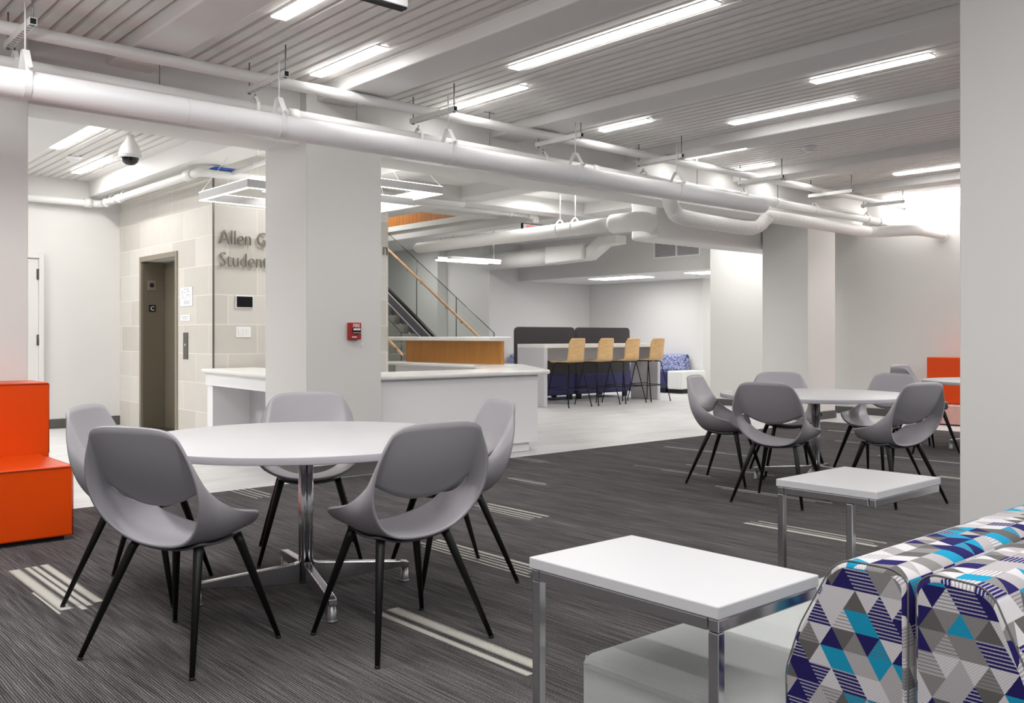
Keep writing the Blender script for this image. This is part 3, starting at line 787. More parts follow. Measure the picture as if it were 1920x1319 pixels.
bm = B(); tube(bm, [(2.2, 0, 0), (2.32, 0, 0), (2.35, 0, -.03), (2.35, 0, -.10)], .05, 16); obj('elbow', bm, M['pipe_s'], cpipe)
bm = B(); tube(bm, [(-.0, 0, 0), (.08, 0, 0)], .048, 16); tube(bm, [(1.8, 0, 0), (1.85, 0, 0)], .047, 16); tube(bm, [(1.82, 0, .03), (1.82, 0, .1)], .01, 8); obj('coupling', bm, M['pipe_s'], cpipe)

# square pendants
def pendant(label, x0, x1, y0, y1, z, gr='square pendants'):
    t = thing('pendant_light', label, 'pendant light', (x0, y0, z), 0, gr)
    W, L, w, h = x1-x0, y1-y0, .03, .092
    for (a, b_, c, d) in ((0, W, 0, w), (0, W, L-w, L), (0, w, w, L-w), (W-w, W, w, L-w)):
        bm = B(); box(bm, a, b_, c, d, .008, h-.006); r_ = obj('rail', bm, M['pend'], t)
        bm = B(); box(bm, a, b_, c, d, .002, .0078); obj('lower_led', bm, M['glow'], r_)
        bm = B(); box(bm, a, b_, c, d, h-.0058, h); obj('upper_led', bm, M['glow'], r_)
    for cx, cy, dx, dy in ((w/2, L-w/2, .35, -.25), (W-w/2, w/2, -.3, .25), (w/2, w/2, .3, .25), (W-w/2, L-w/2, -.3, -.25)):
        bm = B(); tube(bm, [(cx, cy, h), (cx+dx, cy+dy, ZC-z)], .0025, 6); obj('cable', bm, M['white'], t)
pendant('lower square frame pendant seen left of the center column', 3.86, 5.76, 8.15, 9.28, 2.60)
pendant('upper square frame pendant seen right of the center column', 4.55, 6.12, 8.10, 9.25, 2.76)
def strip(label, x0, x1, y, z):
    t = thing('strip_light', label, 'strip light', (x0, y, z), 0, 'strip lights beyond the stairs')
    bm = B(); box(bm, 0, x1-x0, -.05, .05, .03, .08, .004, 1); obj('housing', bm, M['white'], t)
    bm = B(); box(bm, .01, x1-x0-.01, -.04, .04, 0, .0295); obj('tube_lens', bm, M['glow'], t)
    bm = B(); tube(bm, [(.1, 0, .08), (.1, 0, ZC-z)], .004, 6); tube(bm, [(x1-x0-.15, 0, .08), (x1-x0-.15, 0, ZC-z)], .004, 6); obj('rod', bm, M['zinc'], t)
strip('nearer bright strip light hanging beyond the stair glass', 10.5, 11.75, 13.7, 2.62)
strip('farther bright strip light hanging beyond the stair glass', 10.8, 12.1, 14.5, 2.68)

# exit sign
ex = thing('exit_sign', 'red EXIT sign above the long round duct', 'exit sign', (9.73, 10.6, 2.83))
bm = B(); box(bm, -.19, .25, -.02, .02, -.04, .13, .004, 1); obj('housing', bm, M['blackp'], ex)
bm = B(); box(bm, -.175, .24, -.024, -.0202, -.03, .118); fcx = obj('face', bm, M['white'], ex)
text('lettering', 'EXIT', .155, (.03, -.025, -.015), RX, M['exitred'], fcx, .001, 'CENTER', .9, .001)
bm = B(); tube(bm, [(.03, 0, .13), (.03, 0, ZC-2.83)], .008, 8); obj('stem', bm, M['white'], ex)

# vent grille on the soffit
vg = thing('vent_grille', 'white return air grille on the lounge soffit', 'vent', (13.9, 11.045, 2.735))
bm = B(); 
for (a, b_, c, d) in ((-.56, .56, -.035, 0), (-.56, .56, .275, .31), (-.56, -.525, 0, .275), (.525, .56, 0, .275), (-.02, .02, 0, .275)): box(bm, -.014, 0, a, b_, c, d, .002, 1)
obj('frame', bm, M['white'], vg)
bm = B(); box(bm, -.003, 0, -.525, .525, 0, .275); obj('backing', bm, M['greyd'], vg)
bm = B()
for i in range(11): box(bm, -.008, -.004, -.525, .525, .012+i*.024, .024+i*.024)
for i in range(21): box(bm, -.0095, -.0082, -.5+i*.05-.002, -.5+i*.05+.002, 0, .275)
obj('louvres', bm, M['laminate_g'], vg)
bm = B(); lathe(bm, [(0, 0), (.14, 0), (.14, -.012), (.08, -.03), (0, -.03)], n=24); o = obj('ceiling_diffuser', bm, M['white'], loc=(15.3, 11.5, 2.45)); tag(o, 'round white diffuser in the lounge ceiling', 'vent')

# ------------------------------------------------------------ stairs
XR, XL = 10.17, 8.26
st = thing('staircase', 'grey stone staircase rising behind the reception desk', 'staircase', (9.2, 12.1, 0))
def SL(bm): bmesh.ops.translate(bm, verts=bm.verts[:], vec=(-9.2, -12.1, 0)); return bm
Y0 = 12.39; run, rise = .29, .178
for i in range(17):
    bm = B(); box(bm, XL+.08, XR-.08, Y0+i*run, Y0+(i+1)*run+.02, max(0, i*rise-.06), (i+1)*rise, .004, 1); obj('step', SL(bm), M['tread'], st)
def slope_poly(y0, y1, zoff0, zoff1):
    s = rise/run
    return [(y0, (y0-Y0)*s+zoff0), (y1, (y1-Y0)*s+zoff0), (y1, (y1-Y0)*s+zoff1), (y0, (y0-Y0)*s+zoff1)]
for X in (XR, XL):
    bm = B(); prism(bm, [(max(a, 12.2), max(b_, 0)) for a, b_ in slope_poly(12.2, 17.4, -.12, .36)], X-.04, X+.04, 'x'); sr = obj('stringer', SL(bm), M['stringer'], st)
    bm = B(); prism(bm, slope_poly(12.35, 17.4, .13, .155), X-.045, X-.0405, 'x'); prism(bm, slope_poly(12.2, 17.4, .335, .36), X-.045, X-.0405, 'x'); obj('trim_line', SL(bm), M['white'], sr)
    bm = B(); prism(bm, slope_poly(12.2, 17.4, .362, .41), X-.03, X+.03, 'x'); obj('shoe', SL(bm), M['black'], sr)
def balus(X, label, ys):
    t = thing('glass_balustrade', label, 'balustrade', (X, 12.0, 0), 0, 'glass balustrades')
    s = rise/run
    def top(y): return 1.255+(y-12.0)*.612
    def bot(y): return max(0.0, (y-Y0)*s+.415)
    for a, b_ in zip(ys, ys[1:]):
        a2 = a+.006; b2 = b_-.006
        bm = B()
        vs = [(a2-12, bot(a2)), (b2-12, bot(b2)), (b2-12, top(b2)), (a2-12, top(a2))]
        v = [bm.verts.new((0, y, z)) for y, z in vs]; bm.faces.new(v)
        gp = obj('glass_panel', bm, M['glass'], t)
        bm = B()
        tube(bm, [(0, vs[3][0], vs[3][1]), (0, vs[2][0], vs[2][1])], .007, 6); tube(bm, [(0, vs[0][0], vs[0][1]), (0, vs[3][0], vs[3][1])], .008, 6)
        obj('glass_edge', bm, M['glassedge'], gp)
    bm = B(); dz = -.27
    tube(bm, curve_pts([(-.07, 12.05-12, top(12.05)+dz-.0), (-.07, 12.3-12, top(12.3)+dz), (-.07, 17.2-12, top(17.2)+dz)], 4), .024, 14); hr = obj('handrail', bm, M['rail'], t)
    for a in ys[1:-1]:
        for off in (-.22, .22):
            y = a+off; z = top(y)+dz
            bm = B(); tube(bm, [(0, y-12, z-.03), (-.03, y-12, z-.055), (-.07, y-12, z-.055), (-.07, y-12, z-.02)], .007, 8); obj('bracket', bm, M['steel'], hr)
balus(XR, 'right-hand glass balustrade with oak handrail on the stairs', [12.0, 13.05, 14.27, 15.5, 16.8])
balus(XL, 'left-hand glass balustrade mostly hidden behind limestone', [12.0, 13.1, 14.3, 15.5, 16.8])

# ------------------------------------------------------------ reception desk
dk = thing('reception_desk', 'white reception desk wrapping around the center column', 'reception desk', (4.5, 7.0, 0))
def DL(bm): bmesh.ops.translate(bm, verts=bm.verts[:], vec=(-4.5, -7.0, 0)); return bm
# front body
bm = B(); prism(bm, [(4.51, 7.06), (6.58, 7.06), (7.70, 8.72), (7.70, 10.9), (7.4, 10.9), (7.4, 8.9), (6.45, 7.6), (4.51, 7.6)], .10, .795, 'z'); obj('front_panel', DL(bm), M['desk'], dk)
bm = B(); prism(bm, [(4.51, 7.13), (6.52, 7.13), (7.62, 8.75), (7.64, 10.85), (7.5, 10.85), (7.5, 8.95), (6.4, 7.5), (4.51, 7.5)], 0, .10, 'z'); obj('toe_kick', DL(bm), M['desk'], dk)
def slab(pts, z0, z1, r, name, m, parent, loc):
    bm = B(); prism(bm, pts, z0, z1, 'z', bev=r, seg=3); loc(bm); return obj(name, bm, m, parent, smooth=False)
wt = [(4.52, 6.99), (6.66, 6.99), (6.78, 7.08), (7.86, 8.70), (7.86, 11.0), (7.25, 11.0), (7.25, 8.95), (6.35, 7.72), (4.75, 7.72), (4.75, 9.86), (4.12, 9.86), (4.0, 8.0), (3.98, 7.64), (4.52, 7.64)]
slab(wt, .80, .845, .018, 'worktop', M['solid'], dk, DL)
# left wing
bm = B(); box(bm, 4.19, 4.7, 9.70, 9.84, 0, .80); obj('leg_panel', DL(bm), M['desk'], dk)
bm = B(); prism(bm, [(4.05, 7.64), (4.08, 7.64), (4.20, 9.84), (4.17, 9.84)], .665, .80, 'z'); obj('apron', DL(bm), M['desk'], dk)
bm = B(); box(bm, 4.62, 4.66, 7.66, 9.70, 0, .80); obj('modesty_panel', DL(bm), M['laminate_g'], dk)
# raised transaction counter
bm = B(); box(bm, 7.575, 7.625, 8.80, 10.9, .845, 1.14, .003, 1); obj('wood_riser', DL(bm), M['cherry'], dk)
slab([(7.31, 8.70), (7.66, 8.70), (7.66, 11.0), (7.31, 11.0)], 1.142, 1.195, .012, 'transaction_top', M['solid'], dk, DL)

# ------------------------------------------------------------ bar table
bt = thing('bar_table', 'long white standing-height table with waterfall ends', 'bar table', (12.2, 11.6, 0))
bm = B(); box(bm, -1.52, 1.55, -.3, .38, 1.0, 1.065, .004, 1); obj('tabletop', bm, M['paint_white'], bt)
for a, b_ in ((-1.52, -1.44), (1.45, 1.53)):
    bm = B(); box(bm, a, b_, -.3, .38, 0, .998, .003, 1); obj('end_panel', bm, M['laminate_g'], bt)
bm = B(); box(bm, -1.435, 1.445, .30, .33, .76, .998); obj('modesty_panel', bm, M['top'], bt)
# booth sofas behind
for X0, X1, lab in ((10.98, 12.48, 'left high-backed booth sofa with charcoal screen behind the bar table'), (12.53, 14.05, 'right high-backed booth sofa with charcoal screen behind the bar table')):
    t = thing('booth_sofa', lab, 'sofa', ((X0+X1)/2, 12.4, 0), 0, 'booth sofas behind the bar table')
    W = (X1-X0)/2
    pts = [(-W, .45), (-W, 1.30), (-W+.02, 1.35), (-W+.07, 1.372), (W-.07, 1.372), (W-.02, 1.35), (W, 1.30), (W, .45)]
    bm = B(); prism(bm, pts, -.05, .02, 'y', bev=.012); obj('screen', bm, M['screen_fab'], t)
    bm = B(); box(bm, -W+.01, W-.01, -.07, .14, .09, .50, .05, 3); obj('back_cushion', bm, M['navy'], t)
    bm = B(); box(bm, -W+.01, W-.01, .145, .75, .12, .44, .04, 3); obj('seat', bm, M['navy'], t)
    for sx in (-W+.1, W-.1):
        for sy in (.0, .68):
            bm = B(); box(bm, sx-.06, sx+.06, sy-.03, sy+.03, 0, .118, .01, 1); obj('foot', bm, M['blackp'], t)

# stools
def ply_shell():
    # profile (y,z): seat front -> seat -> curved back
    prof = curve_pts([(0, .25, .745), (0, .22, .765), (0, .05, .765), (0, -.10, .758), (0, -.17, .775), (0, -.205, .83), (0, -.215, .95), (0, -.235, 1.08), (0, -.265, 1.165)], 3)
    bm = B(); rows = []
    n = len(prof)
    for i, p_ in enumerate(prof):
        t = i/(n-1)
        w = .21 if t < .35 else .21-.02*min(1, (t-.35)*3)
        if t > .9: w -= (t-.9)*.35
        if t < .08: w -= (.08-t)*.4
        cup = .018 if t < .5 else .028
        row = []
        for j in range(9):
            u = -1+j/4
            d = cup*u*u
            q = Vector((u*w, p_.y, p_.z))
            if t < .45: q.z += d*.6
            else: q.y += d
            row.append(bm.verts.new(q))
        rows.append(row)
    for a, b_ in zip(rows, rows[1:]):
        for j in range(8):
            f = bm.faces.new((a[j], a[j+1], b_[j+1], b_[j])); f.smooth = True
    return bm
stl = ['leftmost', 'second from left', 'third from left', 'rightmost']
firsts = None
for i, x in enumerate((11.12, 11.84, 12.54, 13.23)):
    lab = 'beech bar stool with black wire legs, %s at the bar table' % stl[i]
    if firsts is None:
        t = thing('bar_stool', lab, 'bar stool', (x, 11.16, 0), 0, 'beech bar stools')
        o = obj('seat_shell', ply_shell(), M['beech'], t, smooth=True)
        md = o.modifiers.new('s', 'SOLIDIFY'); md.thickness = .014; md.offset = 0
        bm = B(); box(bm, -.15, .15, -.12, .17, .742, .752, .003, 1); obj('seat_plate', bm, M['black'], t)
        for sx in (-1, 1):
            for sy in (-1, 1):
                bm = B(); tube(bm, [(sx*.05, sy*.12+.02, .742), (sx*.15, sy*.14+.02, .742), (sx*.18, sy*.155+.015, .71), (sx*.275, sy*.285, .008)], .0095, 8); lg = obj('leg', bm, M['black'], t)
                bm = B(); tube(bm, [(sx*.275, sy*.285, .0), (sx*.274, sy*.284, .02)], .012, 8); obj('glide', bm, M['blackp'], lg)
        def at(z):
            k_ = (.71-z)/.702; return .18+.095*k_, .155+.13*k_
        a, b_ = at(.30)
        for p0, p1 in (((-a, -b_, .30), (a, -b_, .30)), ((-a, b_+.01, .32), (a, b_+.01, .32)), ((-a, -b_, .30), (-a, b_, .30)), ((a, -b_, .30), (a, b_, .30))):
            bm = B(); tube(bm, [p0, p1], .007, 8); obj('foot_rail', bm, M['black'], t)
        firsts = t
    else: dup(firsts, lab, (x, 11.16, 0))

# lounge sofas + cube
def small_sofa(label, x, y, ln, flip=0.):
    t = thing('lounge_sofa', label, 'sofa', (x, y, 0), flip, 'navy lounge sofas')
    bm = B(); box(bm, -.85, 0, -ln, 0, .1, .46, .03, 3); obj('seat', bm, M['navy'], t)
    bm = B(); prism(bm, [(-.40, .46), (-.36, .78), (-.30, .81), (-.08, .81), (-.04, .76), (-.04, .46)], -ln, 0, 'y', bev=.02); obj('back_cushion', bm, M['scribble'], t)
    bm = B(); box(bm, -.82, -.03, -ln+.03, -.03, 0, .098); obj('plinth', bm, M['blackp'], t)
small_sofa('navy sofa with blue scribble cushion right of the bar table', 16.19, 14.2, 1.72)
small_sofa('navy sofa with scribble cushion peeking left of the bar table', 13.9, 15.45, 1.6)
cb = thing('cube_table', 'white cube side table beside the navy lounge sofa', 'side table', (15.85, 12.42, 0))
bm = B(); box(bm, -.5, .33, -.35, .035, .085, .47, .03, 3); obj('body', bm, M['paint_white'], cb)
bm = B(); box(bm, -.475, .31, -.33, .02, 0, .084); obj('plinth', bm, M['blackp'], cb)
bm = B(); box(bm, 17.27, 17.3, 10.3, 11.4, 0, 2.1, .003, 1)
d2 = obj('door_2', bm, M['paint_white']); d2['kind'] = 'structure'; d2['label'] = 'white door in the bright doorway past the lounge'

# ------------------------------------------------------------ round tables
def round_table(label, x, y, rot):
    t = thing('round_table', label, 'table', (x, y, .006), rot, 'round white tables')
    bm = B(); lathe(bm, [(0, .729), (.757, .729), (.76, .7275), (.76, .7255)], n=96); lathe(bm, [(.76, .7255), (.76, .700), (.757, .697), (0, .697)], n=96, mi=1)
    o = obj('tabletop', bm, [M['top'], M['topedge']], t)
    bm = B(); lathe(bm, [(0, .696), (.14, .696), (.14, .686), (.03, .68), (0, .68)], n=32); obj('mounting_plate', bm, M['alu'], t)
    bm = B()
    for a in range(4):
        an = PI/4+a*PI/2; tube(bm, [(.020*math.cos(an), .020*math.sin(an), .05), (.020*math.cos(an), .020*math.sin(an), .685)], .0165, 20)
    tube(bm, [(0, 0, .05), (0, 0, .685)], .015, 12); obj('column', bm, M['chrome'], t)
    for a in range(4):
        bm = B(); prism(bm, [(.03, .050), (.03, .152), (.055, .143), (.47, .104), (.498, .098), (.500, .070), (.464, .070), (.452, .076), (.20, .054)], -.018, .018, 'y', bev=.004)
        # waist the bar so its top shows a groove
        
        bmesh.ops.rotate(bm, verts=bm.verts[:], cent=(0, 0, 0), matrix=Matrix.Rotation(a*PI/2, 3, 'Z')); lg = obj('leg', bm, M['alu'], t)
        bm = B(); lathe(bm, [(0, .0), (.0235, .0), (.0245, .006), (.0215, .010), (.021, .014), (.0155, .069), (0, .0695)], cx=.482, n=20); bmesh.ops.rotate(bm, verts=bm.verts[:], cent=(0, 0, 0), matrix=Matrix.Rotation(a*PI/2, 3, 'Z')); obj('glide', bm, M['glide'], lg)
    return t
R = math.radians
rt = round_table('large round white table nearest the camera', 2.11, 3.845, R(-16))
dup(rt, 'round white table in the middle distance', (6.795, 3.976, .006), R(20))
dup(rt, 'round white table cut off by the right column', (10.25, 3.86, .006), R(35))

# ------------------------------------------------------------ shell chairs
K0 = [(0, -.115, .412), (.10, -.125, .422), (.185, -.152, .466), (.243, -.185, .545), (.267, -.212, .635), (.255, -.234, .735), (.208, -.250, .825)]
K1 = [(0, -.02, .409), (.09, -.022, .414), (.165, -.033, .438), (.222, -.056, .487), (.247, -.085, .545), (.244, -.117, .603), (.227, -.141, .645)]
K2 = [(0, .085, .411), (.08, .084, .416), (.152, .075, .434), (.207, .058, .466), (.240, .035, .503), (.251, .008, .535), (.249, -.018, .558)]
K3 = [(0, .185, .432), (.07, .183, .435), (.135, .175, .446), (.190, .160, .464), (.228, .142, .486), (.251, .126, .504), (.270, .120, .526)]
def bowl_grid(sub=3):
    keys = [K0, K1, K2, K3]; out = []
    ns = 3*sub
    for i in range(ns+1):
        row = []
        for j in range(7):
            cv = curve_pts([kk[j] for kk in keys], sub)
            row.append(cv[i])
        full = [Vector((-q.x, q.y, q.z)) for q in reversed(row[1:])]+row
        out.append(full)
    return out
TOPE = [(0, -.276, .872), (.055, -.2755, .8715), (.105, -.2735, .870), (.145, -.270, .866), (.175, -.264, .8575), (.195, -.257, .844)]
def shell_mesh():
    sub = 3; G = bowl_grid(sub); bm = B()
    V = [[bm.verts.new(q) for q in row] for row in G]
    for a, b_ in zip(V, V[1:]):
        for j in range(12): bm.faces.new((a[j], a[j+1], b_[j+1], b_[j]))
    # back panel: Coons patch between top edge, wing edges (rows 0..sub) and tongue edge
    half = [Vector(p) for p in TOPE]
    top = [Vector((-q.x, q.y, q.z)) for q in reversed(half[1:])]+half
    top = [G[0][0]]+top+[G[0][12]]
    hb_ = [Vector(p) for p in ((0, -.128, .571), (.05, -.129, .574), (.10, -.133, .586), (.145, -.137, .604), (.180, -.140, .621), (.207, -.142, .636))]
    bot = [Vector((-q.x, q.y, q.z)) for q in reversed(hb_[1:])]+hb_
    bot = [G[sub][0]]+bot+[G[sub][12]]
    PV = []
    for i in range(sub+1):
        t = i/sub; row = []
        L, Rr = G[i][0], G[i][12]
        for j in range(13):
            u = j/12
            if j == 0: row.append(V[i][0]); continue
            if j == 12: row.append(V[i][12]); continue
            c = top[j]*(1-t)+bot[j]*t + L*(1-u)+Rr*u - (top[0]*(1-t)*(1-u)+top[12]*(1-t)*u+bot[0]*t*(1-u)+bot[12]*t*u)
            c.y += -.022*math.sin(PI*t)*math.sin(PI*u)
            row.append(bm.verts.new(c))
        PV.append(row)
    for a, b_ in zip(PV, PV[1:]):
        for j in range(12): bm.faces.new((a[j], a[j+1], b_[j+1], b_[j]))
    for f in bm.faces: f.smooth = True
    return bm
def chair(label, x, y, deg, grp):
    t = thing('shell_chair', label, 'chair', (x, y, .006), R(deg-90), grp)
    o = obj('seat_shell', shell_mesh(), M['shell'], t, smooth=True)
    md = o.modifiers.new('sub', 'SUBSURF'); md.levels = 2; md.render_levels = 2
    md = o.modifiers.new('sol', 'SOLIDIFY'); md.thickness = .0115; md.offset = 0
    # underpan
    G = bowl_grid(3); bm = B(); rows = []
    for i in range(1, 9):
        rows.append([bm.verts.new(G[i][j]+Vector((0, 0, -.0135))) for j in range(4, 9)])
    for a, b_ in zip(rows, rows[1:]):
        for j in range(4): bm.faces.new((a[j], a[j+1], b_[j+1], b_[j]))
    o = obj('under_pan', bm, M['pan'], t, smooth=True)
    md = o.modifiers.new('sub', 'SUBSURF'); md.levels = 1; md.render_levels = 1
    md = o.modifiers.new('sol', 'SOLIDIFY'); md.thickness = .008
    for sx in (-1, 1):
        for sy in (-1, 1):
            bm = B()
            top = (sx*.148, .10*sy+(.03 if sy > 0 else .02), .425 if sy > 0 else .420)
            tube(bm, [top, (sx*.158, .112*sy+(.028 if sy > 0 else .018), .395), (sx*.262, sy*.243, .006)], .015, 14, radii=[.019, .018, .0095])
            lg = obj('leg', bm, M['black'], t)
            bm = B(); tube(bm, [(sx*.262, sy*.243, 0), (sx*.2610, sy*.2425, .010)], .0105, 12); obj('glide', bm, M['blackp'], lg)
    return t
G1 = 'grey shell chairs at the nearest table'; G2 = 'grey shell chairs at the middle table'; G3 = 'grey shell chairs at the far right table'
c0 = chair('grey shell chair front left at the nearest table, back to camera', 1.38, 3.47, 26, G1)
for lab, x, y, d, gq in (
    ('grey shell chair front right at the nearest table, back to camera', 2.09, 3.035, 88.5, G1),
    ('grey shell chair beside the orange seat, behind the front left chair', 1.55, 4.39, -41, G1),
    ('grey shell chair facing camera in front of the center column', 2.505, 4.53, -117, G1),
    ('grey shell chair on the right of the nearest table, before the desk front', 2.815, 3.65, 162, G1),
    ('grey shell chair back to camera at the middle table, left of its column', 5.845, 3.71, 10, G2),
    ('grey shell chair seen side-on at the left of the middle table', 6.31, 4.51, -72, G2),
    ('grey shell chair behind the middle table, against the right column', 7.12, 4.44, -131, G2),
    ('grey shell chair on the right far side of the middle table facing it', 7.53, 3.845, 170, G2),
    ('grey shell chair at the front right of the middle table by the big column', 6.47, 3.17, 76, G2),
    ('grey shell chair turned away at the far right table, dark back visible', 9.56, 4.36, -39, G3),
    ('grey shell chair behind the dark-backed one at the far right table', 10.30, 4.72, -95, G3)):
    dup(c0, lab, (x, y, .006), R(d-90), gq)

# ------------------------------------------------------------ orange seats
os_ = thing('modular_seat', 'orange vinyl stepped seat at the left edge', 'seat', (1.0, 6.2, .006))
bm = B(); box(bm, -1.6, .638, -.435, .24, .025, .437, .012, 3); obj('seat_block', bm, M['orange'], os_)
bm = B(); box(bm, -1.6, .69, .245, .64, .025, .897, .012, 3); obj('back_block', bm, M['orange'], os_)
for a, b_ in (((-1.6, -.437, .428), (.630, -.437, .428)), ((.640, -.43, .03), (.640, -.43, .425)), ((.640, -.43, .432), (.640, .235, .432))):
    bm = B(); tube(bm, [a, b_], .003, 6); obj('seam', bm, M['orange_seam'], os_)
for a, b_ in (((-1.6, .243, .888), (.684, .243, .888)), ((.688, .25, .44), (.688, .25, .885))):
    bm = B(); tube(bm, [a, b_], .003, 6); obj('seam', bm, M['orange_seam'], os_)
bm = B(); box(bm, -1.55, .6, -.40, .6, 0, .024); obj('plinth', bm, M['blackp'], os_)
o2 = thing('orange_bench', 'orange vinyl bench with salmon base by the right wall', 'bench', (12.9, 5.0, 0))
bm = B(); box(bm, .0, .42, -1.4, .84, .27, .908, .012, 3); obj('back_block', bm, M['orange'], o2)
bm = B(); box(bm, -.3, .42, -1.4, .84, .012, .265, .01, 2); obj('base_block', bm, M['pink'], o2)

# ------------------------------------------------------------ side tables
def side_table(label, x, y, sx, sy, rz, z, legs, arms):
    t = thing('side_table', label, 'side table', (x, y, .006), rz, 'white chrome-framed side tables')
    bm = B(); box(bm, 0, sx, 0, sy, z-.028, z, .003, 2); obj('tabletop', bm, M['top'], t)
    w = .0125
    for a in arms:
        bm = B(); box(bm, a[0], a[1], a[2], a[3], z-.056, z-.029, .003, 2); obj('top_rail', bm, M['chrome'], t)
    for lx, ly in legs:
        bm = B(); box(bm, lx-w, lx+w, ly-w, ly+w, .0, z-.057, .003, 2); obj('leg', bm, M['chrome'], t)
    return t
z = .65
side_table('white side table in front, overhanging the grey bench', 1.548, 1.123, .385, .570, 0, z-.006,
           [(.018, .018), (.018, .552)], [(.004, .385, .004, .030), (.004, .385, .540, .566), (.004, .030, .032, .538)])
side_table('white side table farther back by the big right column', 3.11, 1.585, .515, .405, 0, z-.006,
           [(.018, .388), (.018, .105)], [(.004, .511, .004, .030), (.004, .511, .375, .401), (.004, .030, .032, .373)])

# ------------------------------------------------------------ bench + patterned backs
def cushion(name, prof, x0, x1, m, parent, L0):
    """prism along X with UVs in metres"""
    bm = B(); L = bm.loops.layers.uv.verify()
    # round the profile
    pts = []
    n = len(prof)
    for i in range(n):
        p0, p1, p2 = Vector(prof[i-1]), Vector(prof[i]), Vector(prof[(i+1) % n])
        r = min(.019, (p1-p0).length*.45, (p2-p1).length*.45)
        a = p1+(p0-p1).normalized()*r; b_ = p1+(p2-p1).normalized()*r
        for k_ in range(5):
            t = k_/4; pts.append(a*(1-t)**2+p1*2*t*(1-t)+b_*t*t)
    n = len(pts); arc = [0]
    for i in range(n): arc.append(arc[-1]+(pts[(i+1) % n]-pts[i]).length)
    c = sum(pts, Vector((0, 0)))/n
    e = .014
    stations = [(x0, .012), (x0+.004, .004), (x0+e, 0), (x1, 0)]
    rings = []
    for xx, inset in stations:
        ring = []
        for q in pts:
            d = (q-c); d = q-d.normalized()*inset
            ring.append(bm.verts.new((xx, d.x, d.y)))
        rings.append(ring)
    for si in range(3):
        for i in range(n):
            j = (i+1) % n
            f = bm.faces.new((rings[si][i], rings[si+1][i], rings[si+1][j], rings[si][j])); f.smooth = True
            for l, uv in zip(f.loops, ((stations[si][0], arc[i]), (stations[si+1][0], arc[i]), (stations[si+1][0], arc[i+1]), (stations[si][0], arc[i+1]))):
                l[L].uv = (uv[0]+L0, uv[1]+.013)
    f = bm.faces.new(rings[0])
    for l in f.loops: l[L].uv = (l.vert.co.y+L0, l.vert.co.z)
    f = bm.faces.new(list(reversed(rings[3])))
    for l in f.loops: l[L].uv = (l.vert.co.y, l.vert.co.z)
    o = obj(name, bm, m, parent)
    return o, pts
sf = thing('patterned_sofa', 'grey bench sofa with triangle-patterned backrest facing the tables', 'sofa', (0, 0, .006))
bm = B(); box(bm, 1.635, 3.45, .80, 1.605, .05, .407, .03, 4); obj('seat', bm, M['grey_fab'], sf)
seat = sf.children[0]
for pts in ([(1.640, .82, .385), (1.640, 1.59, .385)], [(1.655, 1.600, .385), (3.44, 1.600, .385)], [(1.650, 1.592, .06), (1.650, 1.592, .40)]):
    bm = B(); tube(bm, pts, .0035, 8); obj('piping', bm, M['grey_fab2'], seat)
bm = B(); box(bm, 1.70, 3.4, .85, 1.55, 0, .049); obj('plinth', bm, M['blackp'], sf)
P1 = [(1.06, .409), (1.062, .50), (1.03, .60), (.962, .728), (.93, .752), (.83, .752), (.803, .735), (.803, .409)]
o, pts = cushion('backrest', P1, 1.69, 4.35, M['fabric'], sf, .02)
bm = B(); tube(bm, [(1.697, q.x, q.y) for q in pts]+[(1.697, pts[0].x, pts[0].y)], .0017, 8, False); obj('piping', bm, M['piping'], o)
sf2 = thing('patterned_sofa', 'triangle-patterned sofa back at the bottom right corner, nearest camera', 'sofa', (0, 0, .006))
P2 = [(.787, .05), (.787, .735), (.76, .757), (.672, .752), (.648, .735), (.588, .60), (.56, .50), (.553, .05)]
o, pts = cushion('backrest', P2, 1.69, 4.35, M['fabric'], sf2, .37)
bm = B(); tube(bm, [(1.697, q.x, q.y) for q in pts]+[(1.697, pts[0].x, pts[0].y)], .0017, 8, False); obj('piping', bm, M['piping'], o)
bm = B(); box(bm, 1.64, 3.45, -.1, .55, .05, .407, .03, 4); obj('seat', bm, M['grey_fab'], sf2)
bm = B(); box(bm, 1.72, 4.3, .60, .75, 0, .049); obj('plinth', bm, M['blackp'], sf2)

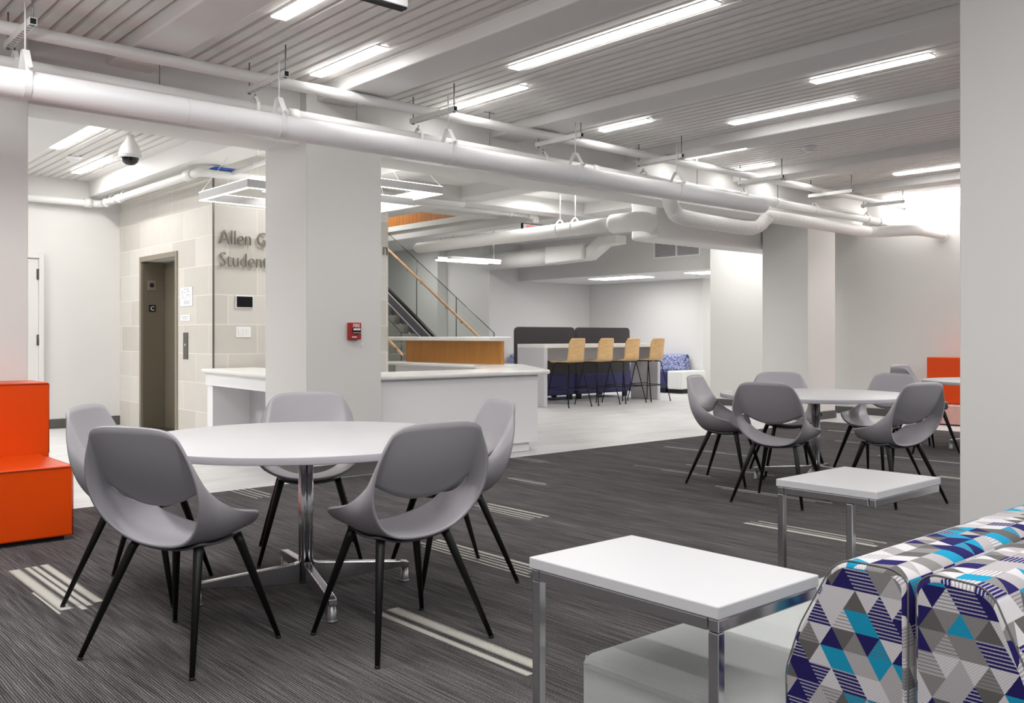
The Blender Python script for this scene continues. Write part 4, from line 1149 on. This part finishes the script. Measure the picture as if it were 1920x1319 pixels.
# ------------------------------------------------------------ light (unseen room lamps, plus fill added for back zones and ceiling)
def area(name, loc, sx, sy, power, col=(1, .99, .975)):
    l = bpy.data.lights.new(name, 'AREA'); l.shape = 'RECTANGLE'; l.size = sx; l.size_y = sy; l.energy = power; l.color = col
    o = bpy.data.objects.new(name, l); COL.objects.link(o); o.location = loc
    return o
for i, (x, y) in enumerate(((.6, 1.2), (.9, 4.4), (-1, -1), (3, -.6), (6.6, .6), (9.4, 1.0), (11.9, .4), (9.5, -1.4))):
    area('lamp_unseen_%d' % i, (x, y, 3.22), .12, 1.8, (46, 44, 50, 36, 40, 70, 95, 60)[i])
for i, (x, y, z_, p_) in enumerate(((5.2, 8.7, 3.2, 22), (9.2, 9.2, 3.2, 26), (12.6, 9.0, 3.2, 24), (11.4, 13.6, 3.2, 30), (7.3, 11.2, 3.2, 16), (9.2, 15.5, 4.5, 34), (11.6, 17, 3.2, 16), (15.0, 12.9, 2.4, 14), (16.8, 10.6, 2.4, 18), (.2, 11.2, 3.2, 120), (2.4, 9.2, 3.2, 8))):
    area('fill_back_%d' % i, (x, y, z_), .5, 1.2, p_)  # unseen area fill added to brighten the zones at the back
for i, (x, y, p_) in enumerate(((-1.2, 2.4, 26), (3.2, -1.4, 26), (8.6, -1.2, 30), (.3, 4.6, 14))):
    o = area('fill_ceiling_%d' % i, (x, y, 2.45), .12, 1.6, p_); o.rotation_euler = (PI, 0, 0)  # upward fill added out of view to lift the ceiling brightness
w = bpy.data.worlds.new('world'); S.world = w; w.use_nodes = True
w.node_tree.nodes['Background'].inputs[0].default_value = (.95, .97, 1, 1)
w.node_tree.nodes['Background'].inputs[1].default_value = .22

# ------------------------------------------------------------ camera
cam = bpy.data.cameras.new('camera'); co = bpy.data.objects.new('camera', cam); COL.objects.link(co)
cam.sensor_width = 36; cam.lens = 1725/1920*36; cam.sensor_fit = 'HORIZONTAL'
cam.shift_y = -(659.5-631)/1920
F = Vector((math.cos(math.atan2(1957.7, 1725)), math.sin(math.atan2(1957.7, 1725)), 0))
co.location = (0, 0, 1.2)
co.rotation_euler = F.to_track_quat('-Z', 'Y').to_euler()
S.camera = co
S.view_settings.view_transform = 'Standard'; S.view_settings.look = 'None'; S.view_settings.gamma = 1; S.view_settings.use_curve_mapping = False
S.view_settings.exposure = 0.59
S.cycles.use_denoising = True
S.cycles.max_bounces = 8; S.cycles.diffuse_bounces = 5; S.cycles.glossy_bounces = 4; S.cycles.transparent_max_bounces = 12
S.cycles.sample_clamp_indirect = 6
